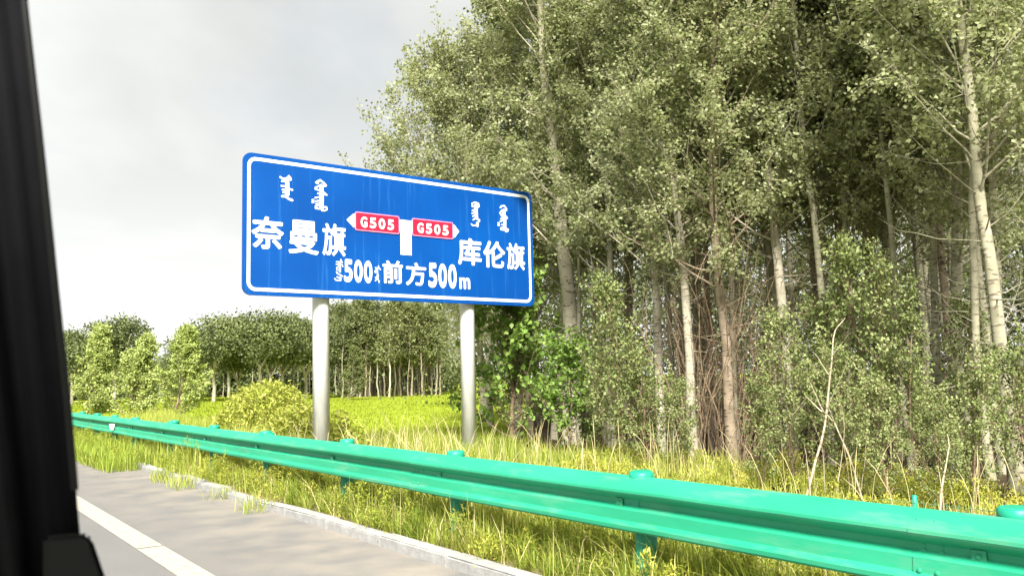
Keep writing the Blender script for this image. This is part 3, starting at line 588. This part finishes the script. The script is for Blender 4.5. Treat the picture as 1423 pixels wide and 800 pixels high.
# tangle of bare brown twigs in the gap of the wood
def twiggy(name, px_, d_, n, h, label, mat, seed, spread=.5, cat='shrub', thick=.012):
    g = np.random.default_rng(seed); T = Tubes()
    for i in range(n):
        b = np.array([g.normal(0, spread * .5), g.normal(0, spread * .5), -.1]); L = h * g.uniform(.45, 1.05)
        d = unit(np.array([g.normal(0, .22), g.normal(0, .22), 1.]))
        s = np.linspace(0, 1, 7)[:, None]; P = b + d * L * s + np.cumsum(g.normal(0, .03 * L, (7, 3)), 0) * np.array([1, 1, .4])
        T.add(P, np.linspace(thick * g.uniform(.6, 1.3), .002, 7), 5)
        for k in range(int(g.integers(2, 6))):
            j = int(g.integers(2, 6)); dd = unit(d + g.normal(0, .7, 3)); l2 = L * g.uniform(.15, .4)
            q = np.linspace(0, 1, 4)[:, None]; T.add(P[j] + dd * l2 * q + np.cumsum(g.normal(0, .02 * L, (4, 3)), 0), np.linspace(thick * .45, .0015, 4), 4)
    return tag(link(name, T.mesh(name), M[mat]), label, cat)
for px_, d_, n, h, sd, lab in ((985, 13.2, 60, 4.2, 1, 'tangle of bare brown twigs filling the gap between pale and brown trunks'), (1040, 13.8, 40, 3.8, 2, 'thinner tangle of bare brown twigs right of the brown trunk')):
    o = twiggy('bare_thicket', px_, d_, n, h, lab, 'twig', sd, .7); o.location = foot(px_, d_, .04)
def sticks(name, paths, depth_fn, label, mat, cat):
    T = Tubes()
    base = foot(paths[0][0][0][0], depth_fn, .04)
    g = np.random.default_rng(5)
    for pts, r in paths:
        dd = g.uniform(-.25, .25)
        P = np.array([at(x, y, depth_fn + dd * k / max(1, len(pts) - 1)) for k, (x, y) in enumerate(pts)]) - base
        t = np.linspace(0, len(P) - 1, len(P) * 3); P = np.stack([np.interp(t, np.arange(len(P)), P[:, c]) for c in range(3)], 1)
        P += np.cumsum(g.normal(0, .004, P.shape), 0)
        T.add(P, np.linspace(r * .68, r * .2, len(P)), 6)
    o = tag(link(name, T.mesh(name), M[mat]), label, cat); o.location = base
    return o
sticks('dead_shrub', [([(1118, 700), (1145, 600), (1152, 520), (1156, 460), (1172, 438)], .020), ([(1200, 700), (1182, 640), (1160, 590), (1142, 570), (1122, 525)], .017),
    ([(1142, 572), (1120, 550), (1098, 575)], .010), ([(1152, 520), (1138, 500), (1130, 490)], .006), ([(1155, 495), (1170, 475), (1180, 462)], .006), ([(1128, 705), (1123, 650), (1120, 620)], .016),
    ([(1148, 695), (1144, 630), (1132, 595)], .009), ([(1160, 695), (1170, 640), (1174, 590), (1168, 560)], .009), ([(1195, 690), (1202, 640), (1206, 600), (1200, 575)], .008),
    ([(1182, 640), (1172, 648), (1152, 632)], .007), ([(1182, 640), (1188, 622)], .005), ([(1160, 590), (1150, 560), (1160, 540), (1178, 500)], .006)], 8.4, 'bare pale dead shrub with crooked branches behind the guardrail', 'dead_wood', 'shrub')
sticks('stake', [([(1306, 715), (1310, 665), (1316, 622), (1313, 600)], .013)], 6.2, 'thin pale dead stick upright behind the rail, left of the rightmost trunk', 'dead_wood', 'stick')
sticks('stake', [([(808, 650), (810, 608)], .011)], 10.5, 'short straw-coloured stalk below the stout white trunk', 'dead_wood', 'stick')

# far trees: rounded dark ones with forked pale stems, the slim wood behind the field, the young windblown ones
def round_tree(seed, H, W, nleaf, leaf, fork):
    g = np.random.default_rng(seed); T = Tubes(); LP, LD, LT = [], [], []
    zf = H * fork
    T.add([(0, 0, -.2), (g.normal(0, .08), g.normal(0, .08), zf * .5), (g.normal(0, .15), 0, zf)], [.17, .14, .12], 8)
    for i in range(5):
        az = i * 1.26 + g.normal(0, .3); tip = np.array([math.cos(az) * W * .34, math.sin(az) * W * .34, H * g.uniform(.72, .9)])
        s = np.linspace(0, 1, 6)[:, None]; P = np.array([0, 0, zf]) * (1 - s) + tip * s + np.cumsum(g.normal(0, .07, (6, 3)), 0) * (s > 0); T.add(P, np.linspace(.09, .02, 6), 6)
    ncl = 46
    for i in range(ncl):
        az, rr, zz = g.uniform(0, 6.28), math.sqrt(g.uniform(0, 1)), g.uniform(-.75, 1)
        c = np.array([math.cos(az) * rr * W * .5 * math.sqrt(max(.1, 1 - zz * zz * .8)), math.sin(az) * rr * W * .5 * math.sqrt(max(.1, 1 - zz * zz * .8)), H * .70 + zz * H * .27])
        n = nleaf // ncl; q = g.normal(size=(n, 3)) * np.array([.62, .62, .36]) * W * .125
        LP.append(c + q); LD.append(unit(q + np.array([0, 0, .2]))); LT.append(np.clip(g.normal(.45, .18, n) + g.normal(0, .12), 0, 1))
    LP, LD, LT = map(np.concatenate, (LP, LD, LT)); V, F = leaf_arrays(LP, LD, leaf, g)
    return T.mesh('trunk'), mesh_np('crown', V, F, np.repeat(LT, 4))
RND = [round_tree(500 + i, 6.6, w, 8500, .20, fk) for i, (w, fk) in enumerate(((6.2, .34), (5.2, .28), (6.8, .38)))]
GR = 'dark trees across the meadow on the left'
for px_, d_, v_, s_, lab in ((100, 72, 0, .92, 'dark tree across the meadow at the left, behind the leftmost pale young tree'), (158, 70, 1, 1.06, 'dark rounded tree between the two leftmost pale young trees'),
    (222, 84, 2, .55, 'low dark far tree in the gap between two pale young trees'), (268, 78, 2, .80, 'dark tree just right of the third pale young tree'), (297, 72, 0, 1.04, 'dark umbrella tree with forked pale trunk left of the mounded grass clump'),
    (331, 74, 1, .84, 'second dark umbrella tree, standing behind the mounded grass clump'), (362, 71, 2, 1.08, 'third dark umbrella tree with pale forked stem above the grass clump'),
    (392, 73, 0, .93, 'dark umbrella tree left of the left sign post'), (424, 75, 1, 1.04, 'dark tree just left of the left sign post, under the sign'), (130, 86, 2, .95, 'farther dark tree at the left behind the rounded one'),
    (262, 88, 0, .8, 'farther dark tree behind the third pale young tree'), (318, 88, 2, 1.0, 'farther dark tree filling behind the umbrella trees'), (376, 90, 1, 1.1, 'farther dark tree filling behind the third umbrella tree'), (455, 80, 0, 1.0, 'dark tree right behind the left sign post')):
    make_tree('round_tree', RND[v_], foot(px_, d_, -.02), lab, 'tree', GR, gl.uniform(0, 6.28), (0, 0), s_, 'bark_white', 'dark_leaf')
SLIM = [poplar(600 + i, H, .075, lo, 1.25, 34, 5, 12, .19, sin=.06, twig_len=(.4, .9), taper=.4, tmul=1.6) for i, (H, lo) in enumerate(((8.6, 3.0), (8.0, 2.6), (8.9, 3.5)))]
k = 0
for row, (d0, n, a0, a1) in enumerate(((77, 17, 470, 612), (80, 16, 474, 612), (83, 15, 468, 612), (87, 14, 470, 615), (92, 14, 400, 615), (99, 16, 300, 620))):
    for i in range(n):
        px_ = a0 + (a1 - a0) * (i + .5) / n + gl.normal(0, 2.0)
        make_tree('slim_tree', SLIM[k % 3], foot(px_, d0 + gl.normal(0, .8), -.02), 'slim pale-stemmed tree in the wood at the far end of the green field' if row < 4 else 'slim tree in the back rows of the far wood beyond the field', 'tree',
                  'slim trees of the far wood' if row < 4 else 'back rows of the far wood', gl.uniform(0, 6.28), (gl.normal(0, .02), gl.normal(0, .02)), gl.uniform(.80, 1.02), 'bark' if k % 3 == 0 else 'bark_brown', 'wood_leaf' if k % 3 else 'dark_leaf'); k += 1
make_tree('slim_tree', SLIM[1], foot(541, 73, -.02), 'taller slim tree with white stem standing out in front of the far wood', 'tree', None, 1., (0, 0), .98, 'bark_white', 'wood_leaf')
def thicket(name, pts, H, n, leaf, label, mat, seed, depth=5.):
    """undergrowth that reads as one mass: overlapping clumps of leaves and thin stems"""
    g = np.random.default_rng(seed); pts = np.array(pts, float); seg = g.integers(0, len(pts) - 1, n // 40); f = g.uniform(0, 1, n // 40)[:, None]
    c = pts[seg] * (1 - f) + pts[seg + 1] * f; c = c + g.normal(0, depth * .4, c.shape)
    zz = H * g.uniform(0, 1, len(c)) ** .8 * (.75 + .35 * np.sin(c[:, 0] * .9) * np.sin(c[:, 1] * .7 + 1))
    C3 = np.repeat(np.concatenate([c, zz[:, None]], 1), 40, 0); q = g.normal(size=C3.shape) * np.array([.5, .5, .4]) * (H / 5)
    P_ = C3 + q; P_[:, 2] = np.abs(P_[:, 2]); V, F = leaf_arrays(P_, unit(q), leaf, g)
    return tag(link(name, mesh_np(name, V, F, np.repeat(np.clip(g.normal(.4, .2, len(P_)), 0, 1), 4)), M[mat]), label, 'undergrowth', kind='stuff')
def pl2(a): return [tuple(foot(p, d)[:2]) for p, d in a]
thicket('far_thicket', pl2([(60, 104), (170, 106), (262, 140), (290, 104), (330, 104), (450, 104), (560, 104), (650, 98)]), 5.4, 60000, .36, 'dark mass of undergrowth behind the far trees', 'dark_leaf', 81, 6)
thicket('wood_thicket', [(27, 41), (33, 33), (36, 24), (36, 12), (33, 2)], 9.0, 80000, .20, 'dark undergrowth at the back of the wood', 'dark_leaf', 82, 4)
YNG = [poplar(700 + i, H, .03, .05, w, 96, 9, 20, .09, up=.8, sin=.04, taper=1.25, twig_len=(.2, .45), tmul=1.0, bias=0.) for i, (H, w) in enumerate(((3.9, 1.35), (3.8, 1.5), (4.0, 1.5)))]
make_tree('young_tree', YNG[2], foot(484, 66, -.02), 'small young tree at the field edge just right of the left sign post', 'tree', None, 0, (.05, .12), .95, 'bark_white', 'wood_leaf')
GY = 'pale windblown young trees beyond the rail'
for px_, d_, v_, s_, lab in ((118, 35, 0, .95, 'leftmost pale green windblown young tree beyond the guardrail'), (176, 34, 1, .88, 'second pale green windblown young tree from the left, beyond the guardrail'),
                             (238, 34, 2, .9, 'third and broadest pale green windblown young tree beyond the guardrail')):
    make_tree('young_tree', YNG[v_], foot(px_, d_, -.02), lab, 'tree', GY, gl.uniform(-.4, .4), (-.08, .16), s_, 'twig', 'pale_leaf')

# ------------------------------------------------------------------ grass, weeds, reeds
def blades(P, h, w, tone, g, lean=.35, name='grass'):
    """curved tapering blades, 3 triangles each"""
    n = len(P); az = g.uniform(0, 6.28, n); d = np.stack([np.cos(az), np.sin(az), np.zeros(n)], 1)
    sd = np.stack([-d[:, 1], d[:, 0], np.zeros(n)], 1); tw = g.uniform(-.6, .6, n)[:, None]; sd = unit(sd + d * tw)
    ln_ = (np.abs(g.normal(0, lean, n)) * h)[:, None]; hz = np.array([0, 0, 1.])
    h = h[:, None]; w = w[:, None]
    V = np.stack([P - sd * w * .5, P + sd * w * .5, P + hz * h * .55 + d * ln_ * .35 + sd * w * .42, P + hz * h * .55 + d * ln_ * .35 - sd * w * .42, P + hz * h * np.clip(1 - .25 * ln_ / h, .5, 1) + d * ln_], 1)
    i = np.arange(n)[:, None] * 5
    return V.reshape(-1, 3), i + np.array([[0, 1, 2, 3]]), i + np.array([[3, 2, 4]]), np.repeat(tone, 5)
def tufts(C, n, h, w, tone, g, splay=.55, r=.05):
    """tufts: n blades each, arching outwards from a centre"""
    m = len(C) * n; c = np.repeat(C, n, 0); hh = np.repeat(h, n) * g.uniform(.45, 1.1, m); tt = np.clip(np.repeat(tone, n) + g.normal(0, .13, m), 0, 1)
    az = g.uniform(0, 6.28, m); d = np.stack([np.cos(az), np.sin(az), np.zeros(m)], 1); rr = np.abs(g.normal(0, 1, m))[:, None]
    P = c + d * rr * r; ln_ = (np.abs(g.normal(splay, splay * .5, m)) * hh)[:, None]; sd = unit(np.stack([-d[:, 1], d[:, 0], np.zeros(m)], 1) + d * g.uniform(-.5, .5, m)[:, None])
    ww = (w * g.uniform(.6, 1.3, m))[:, None]; H_ = hh[:, None]; hz = np.array([0, 0, 1.]); top = np.clip(1 - .45 * ln_ / H_, .25, 1)
    V = np.stack([P - sd * ww * .5, P + sd * ww * .5, P + hz * H_ * .62 * (.5 + .5 * top) + d * ln_ * .38 + sd * ww * .4, P + hz * H_ * .62 * (.5 + .5 * top) + d * ln_ * .38 - sd * ww * .4, P + hz * H_ * top + d * ln_], 1)
    i = np.arange(m)[:, None] * 5
    return V.reshape(-1, 3), i + np.array([[0, 1, 2, 3]]), i + np.array([[3, 2, 4]]), np.repeat(tt, 5)
def grass_obj(name, groups, mat, label):
    Vs, Q, T3, tn, o = [], [], [], [], 0
    for V, q, t, to in groups: Vs.append(V); Q.append(q + o); T3.append(t + o); tn.append(to); o += len(V)
    me = mesh_np(name, np.concatenate(Vs), [np.concatenate(Q), np.concatenate(T3)], np.concatenate(tn))
    return tag(link(name, me, M[mat]), label, 'grass', kind='stuff')
def scatter(n, x0, x1, y0, y1, z, g): return np.stack([g.uniform(x0, x1, n), g.uniform(y0, y1, n), np.full(n, z)], 1)
def patch(P, s, seed):            # soft patchiness 0..1 from a few sines
    g = np.random.default_rng(seed); v = 0
    for k in range(5): a = g.uniform(0, 6.28); f = s * g.uniform(.5, 2); v = v + np.sin(P[:, 0] * f * math.cos(a) + P[:, 1] * f * math.sin(a) + g.uniform(0, 6.28))
    return np.clip(.5 + v / 6, 0, 1)
g = np.random.default_rng(21)
grp = []
P = scatter(1500, 3.56, 4.7, .8, 13, .04, g); pt = patch(P, 2.2, 1); P[:, 0] += .0
grp.append(tufts(P, 26, g.uniform(.2, .62, len(P)) * (.55 + .6 * pt) * np.clip((P[:, 0] - 3.40) / .35, .5, 1), .0075, np.clip(.32 + .4 * (pt - .5) + g.normal(0, .17, len(P)), .05, .95), g, .55, .05))
P = scatter(5000, 3.50, 4.7, .8, 13, .04, g); grp.append(blades(P, g.uniform(.08, .5, len(P)), g.uniform(.004, .007, len(P)), np.clip(g.normal(.75, .2, len(P)), 0, 1), g, .9))
P = scatter(1500, 4.7, 9.2, -.5, 15, .04, g); pt = patch(P, 1.2, 2)
grp.append(tufts(P, 24, g.uniform(.2, .46, len(P)) * (.6 + .5 * pt) * (.75 + .6 * np.clip((P[:, 1] - 7) / 3, 0, 1)) * np.clip((P[:, 1] - 1.0) / 6.5, .35, 1), .009, np.clip(.4 + .35 * (pt - .5) + g.normal(0, .17, len(P)), .05, .95), g, .4, .09))
P = scatter(5000, 4.7, 9.2, -.5, 15, .04, g); grp.append(blades(P, g.uniform(.15, .5, len(P)) * np.clip((P[:, 1] - 1.0) / 6.5, .35, 1), g.uniform(.004, .008, len(P)), np.clip(g.normal(.7, .2, len(P)), 0, 1), g, .6))
P = scatter(46000, 3.5, 8.0, 13, 34, .03, g); pt = patch(P, 1.0, 3)
grp.append(blades(P, g.uniform(.2, .62, len(P)) * (.55 + .6 * pt), g.uniform(.008, .016, len(P)), np.clip(.42 + .3 * (pt - .5) + g.normal(0, .18, len(P)), 0, 1), g, .4))
P = scatter(9000, 2.75, 3.6, 15.5, 34, 0, g); grp.append(blades(P, g.uniform(.1, .42, len(P)), g.uniform(.008, .016, len(P)), np.clip(g.normal(.3, .15, len(P)), 0, 1), g, .5))   # spilling over the asphalt edge
P = scatter(900, 3.02, 3.40, 9.3, 15.5, .0, g); pt = patch(P, 3., 9); P = P[pt > .55]; grp.append(blades(P, g.uniform(.08, .3, len(P)), g.uniform(.005, .009, len(P)), np.clip(g.normal(.45, .2, len(P)), 0, 1), g, .8))
grass_obj('verge_grass', grp, 'grass', 'tall yellow-green grass growing along the verge under and behind the rail')
# pale dry stalks with seed heads between the sign posts
gs = np.random.default_rng(22); T = Tubes()
for i in range(300):
    x, y = (gs.uniform(4.3, 8.2), gs.uniform(7.5, 15.5)) if i < 230 else (gs.uniform(6.5, 8.8), gs.uniform(1.5, 7.5))
    hh = gs.uniform(.55, 1.05) * (.85 if i < 230 else .75); dx, dy = gs.normal(0, .16, 2)
    T.add([(x, y, .02), (x + dx * .4 * hh, y + dy * .4 * hh, hh * .55), (x + dx * hh, y + dy * hh, hh * .85), (x + dx * 1.5 * hh, y + dy * 1.5 * hh, hh)], [.0035, .003, .0035, .0012], 3)
st_me = T.mesh('dry_stalks', False)
tag(link('dry_stalks', st_me, M['straw']), 'thin pale dry grass stalks standing between the sign posts', 'grass', kind='stuff')
# meadow
P = scatter(120000, 5.5, 60, 16, 92, -.03, g); az = np.degrees(np.arctan2(P[:, 0], P[:, 1])); dd = np.hypot(P[:, 0], P[:, 1])
keep = (az > 4) & (az < 37) & (g.uniform(size=len(P)) < np.clip(30 / dd, .25, 1)); P = P[keep]; dd = dd[keep]; pt = patch(P, .25, 6)
near_left = np.clip((26 - np.degrees(np.arctan2(P[:, 0], P[:, 1]))) / 8, 0, 1)
grass_obj('meadow_grass', [blades(P, g.uniform(.04, .10, len(P)) * (1 + 3.0 * near_left * pt), .012 + dd * .0006, np.clip(.45 + .4 * (pt - .5) + g.normal(0, .18, len(P)), 0, 1), g, .5)], 'field_grass', 'bright short yellow-green meadow grass behind the sign')

def reed_clump(name, loc, rx, ry, H, n, label, seed, w=(.015, .03)):
    g = np.random.default_rng(seed); a = g.uniform(0, 6.28, n); r = np.sqrt(g.uniform(0, 1, n))
    P = np.stack([r * np.cos(a) * rx, r * np.sin(a) * ry, np.full(n, -.03)], 1)
    h = H * np.sqrt(np.clip(1 - r ** 2 * .85, .05, 1)) * g.uniform(.6, 1.0, n)
    V, q, t, tn = blades(P, h, g.uniform(*w, n), np.clip(g.normal(.52, .14, n), 0, 1), g, .2)
    LPn = int(n * 2.4); idx = g.integers(0, n, LPn); tops = P[idx] + np.stack([g.normal(0, .08, LPn), g.normal(0, .08, LPn), h[idx] * g.uniform(.25, 1.0, LPn) ** .6], 1)
    LV, LF = leaf_arrays(tops, unit(g.normal(size=(LPn, 3)) + np.array([0, 0, .4])), .13, g, wide=.16)
    me = mesh_np(name, np.concatenate([V, LV]), [q, np.concatenate([t, LF + len(V)])], np.concatenate([tn, np.repeat(np.clip(g.normal(.6, .1, LPn), 0, 1), 4)]))
    o = tag(link(name, me, M['grass']), label, 'grass clump'); o.location = loc; return o
reed_clump('grass_clump', foot(372, 20.0, 0), 1.1, .95, 1.58, 8000, 'big mounded clump of tall yellow-green grass left of the left sign post', 61)
reed_clump('grass_clump', foot(474, 14.6, .0), .35, .35, 1.0, 500, 'small upright grass tuft right beside the left sign post', 62, (.01, .02))
reed_clump('grass_clump', foot(412, 16.5, .0), .6, .5, 1.05, 1400, 'bright green grass clump close to the left sign post, in front of the big mound', 63)

def weeds(name, spots, label, mat, seed):
    """feathery weeds: stems with many tiny leaves, a joined mass"""
    g = np.random.default_rng(seed); LP, LD, LT = [], [], []; T = Tubes()
    for x, y, z, H, W, n, tn in spots:
        for s in range(max(3, int(n / 110))):
            b = np.array([x + g.normal(0, W * .3), y + g.normal(0, W * .3), z]); d = unit(np.array([g.normal(0, .3), g.normal(0, .3), 1])); L = H * g.uniform(.6, 1.05)
            m = int(n / max(3, int(n / 110))); q = g.uniform(.12, 1, m) ** .8
            o = g.normal(0, 1, (m, 3)) * np.array([1, 1, .7]) * (W * .16 * (1.15 - q))[:, None]
            LP.append(b + d * (L * q)[:, None] + o); LD.append(unit(o + d * .15)); LT.append(np.clip(g.normal(tn, .16, m) + (q - .5) * .3, 0, 1))
            T.add([b, b + d * L * .5, b + d * L], [.004, .003, .0015], 3)
    LP, LD, LT = map(np.concatenate, (LP, LD, LT)); V, F = leaf_arrays(LP, LD, .034, g, droop=-.1, wide=.17)
    sv = np.concatenate(T.V); sf = np.concatenate(T.F) + len(V)
    me = mesh_np(name, np.concatenate([V, sv]), [F, sf], np.concatenate([np.repeat(LT, 4), np.full(len(sv), .6)]))
    return tag(link(name, me, M[mat]), label, 'weeds', kind='stuff')
g = np.random.default_rng(31); sp = []
for i in range(150):                     # under and just behind the rail
    y = g.uniform(1.6, 13); x = g.uniform(3.62, 4.5); sp.append((x, y, .04, g.uniform(.25, .48), g.uniform(.35, .6), 620, g.uniform(.2, .6)))
for i in range(80):                      # yellow-green fringe seen over the rail
    y = g.uniform(.8, 9.5); x = g.uniform(5.6, 9.2); sp.append((x, y, .04, g.uniform(.26, .46) * min(1, max(.4, (y - 1.0) / 5.0)), g.uniform(.5, .8), 640, g.uniform(.35, .75)))
for i in range(60):
    y = g.uniform(13, 33); x = g.uniform(3.0, 4.3); sp.append((x, y, .02, g.uniform(.35, .66), g.uniform(.5, .9), 420, g.uniform(.1, .5)))
weeds('verge_weeds', sp, 'feathery yellow-green weeds crowding the verge along the guardrail', 'weed', 32)

# ------------------------------------------------------------------ wire fence behind the rail on the right
fx, fy0, fy1, ft = 5.35, -1.5, 3.45, .49
fence = tag(empty('wire_fence', (fx, 1.0, .04)), 'low green wire mesh fence just behind the guardrail at the right', 'fence')
T = Tubes()
for y in np.arange(fy0, fy1, .075): T.add([(0, y - 1, -.05), (0, y - 1, ft + gl.normal(0, .004))], .0018, 4)
for z in np.arange(.02, ft, .09): T.add([(0.003, fy0 - 1, z), (0.003, fy1 - 1, z)], .0016, 4)
link('wire_mesh', T.mesh('wire_mesh'), M['wire'], fence)
fpm = cyl_mesh('fence_post', .017, .017, -.2, .515, 12, .003)
for y in (3.22, 1.0, -1.2):
    o = link('fence_post', fpm, M['rail_dark'], fence); o.location = (.02, y - 1, 0)

# ------------------------------------------------------------------ the window surround of the vehicle, close to the camera on the left
pill = tag(empty('window_pillar', tuple(at(60, 1150, .55))), 'black gathered curtain and trim at the left edge of the vehicle window', 'window pillar')
PO = np.array(pill.location)
def edge_x(y): return float(np.interp(y, [-400, -100, 0, 200, 400, 560, 740, 800, 1200], [2, 26, 35, 58, 79, 96, 111, 117, 150]))
V, F = [], []; nu, nv = 46, 26
for side in (0, 1):
    for j in range(nv):
        y = -420 + j * (1570 / (nv - 1))
        for i in range(nu):
            s = i / (nu - 1); x = edge_x(y) - s * 430 - (s * 20 * math.sin(y * .004))
            dep = .56 + .030 * s + .011 * math.sin(s * 46 + .0012 * y) * min(1, .25 + s * 5) + .006 * math.sin(s * 17 + y * .002) + (.012 if side else 0) * (1 if s > 0.001 else .5)
            V.append(at(x, y, dep) - PO)
n1 = nu * nv
for j in range(nv - 1):
    for i in range(nu - 1):
        a = j * nu + i; F += [(a, a + 1, a + nu + 1, a + nu), (n1 + a, n1 + a + nu, n1 + a + nu + 1, n1 + a + 1)]
for j in range(nv - 1):
    for i in (0, nu - 1): a = j * nu + i; F.append((a, a + nu, n1 + a + nu, n1 + a))
for i in range(nu - 1):
    for j in (0, nv - 1): a = j * nu + i; F.append((a, n1 + a, n1 + a + 1, a + 1))
link('curtain', mesh_py('curtain', V, F, True), M['black_cloth'], pill)
ol = [(60, 744), (112, 740), (122, 741), (128, 748), (150, 812), (190, 930), (260, 1150), (60, 1150)]
V = [at(x, y, .53) - PO for x, y in ol] + [at(x, y, .585) - PO for x, y in ol]; n = len(ol)
me = mesh_py('sill_trim', V, [tuple(range(n)), tuple(range(2 * n - 1, n - 1, -1))] + [(i, (i + 1) % n, n + (i + 1) % n, n + i) for i in range(n)])
bm = bmesh.new(); bm.from_mesh(me); bmesh.ops.bevel(bm, geom=bm.edges[:], offset=.003, segments=2, affect='EDGES'); bm.to_mesh(me); bm.free()
T = Tubes(); T.add([at(edge_x(y) - 2, y, .548) - PO for y in range(-420, 735, 55)], .0022, 8); link('window_seal', T.mesh('window_seal'), M['black_trim'], pill)
link('sill_trim', me, M['black_trim'], pill)
roof = mesh_py('roof_shade', [(x, y, z) for z in (1.84, 1.90) for x, y in ((-.95, -1.4), (.5, -1.4), (.45, .28), (-.9, .28))], [(0, 1, 2, 3), (7, 6, 5, 4), (0, 4, 5, 1), (1, 5, 6, 2), (2, 6, 7, 3), (3, 7, 4, 0)])  # unseen roof panel, added to keep the sun off the curtain
for v in roof.vertices: v.co -= Vector(PO)
link('roof_shade', roof, M['black_trim'], pill)
bpy.context.view_layer.update()
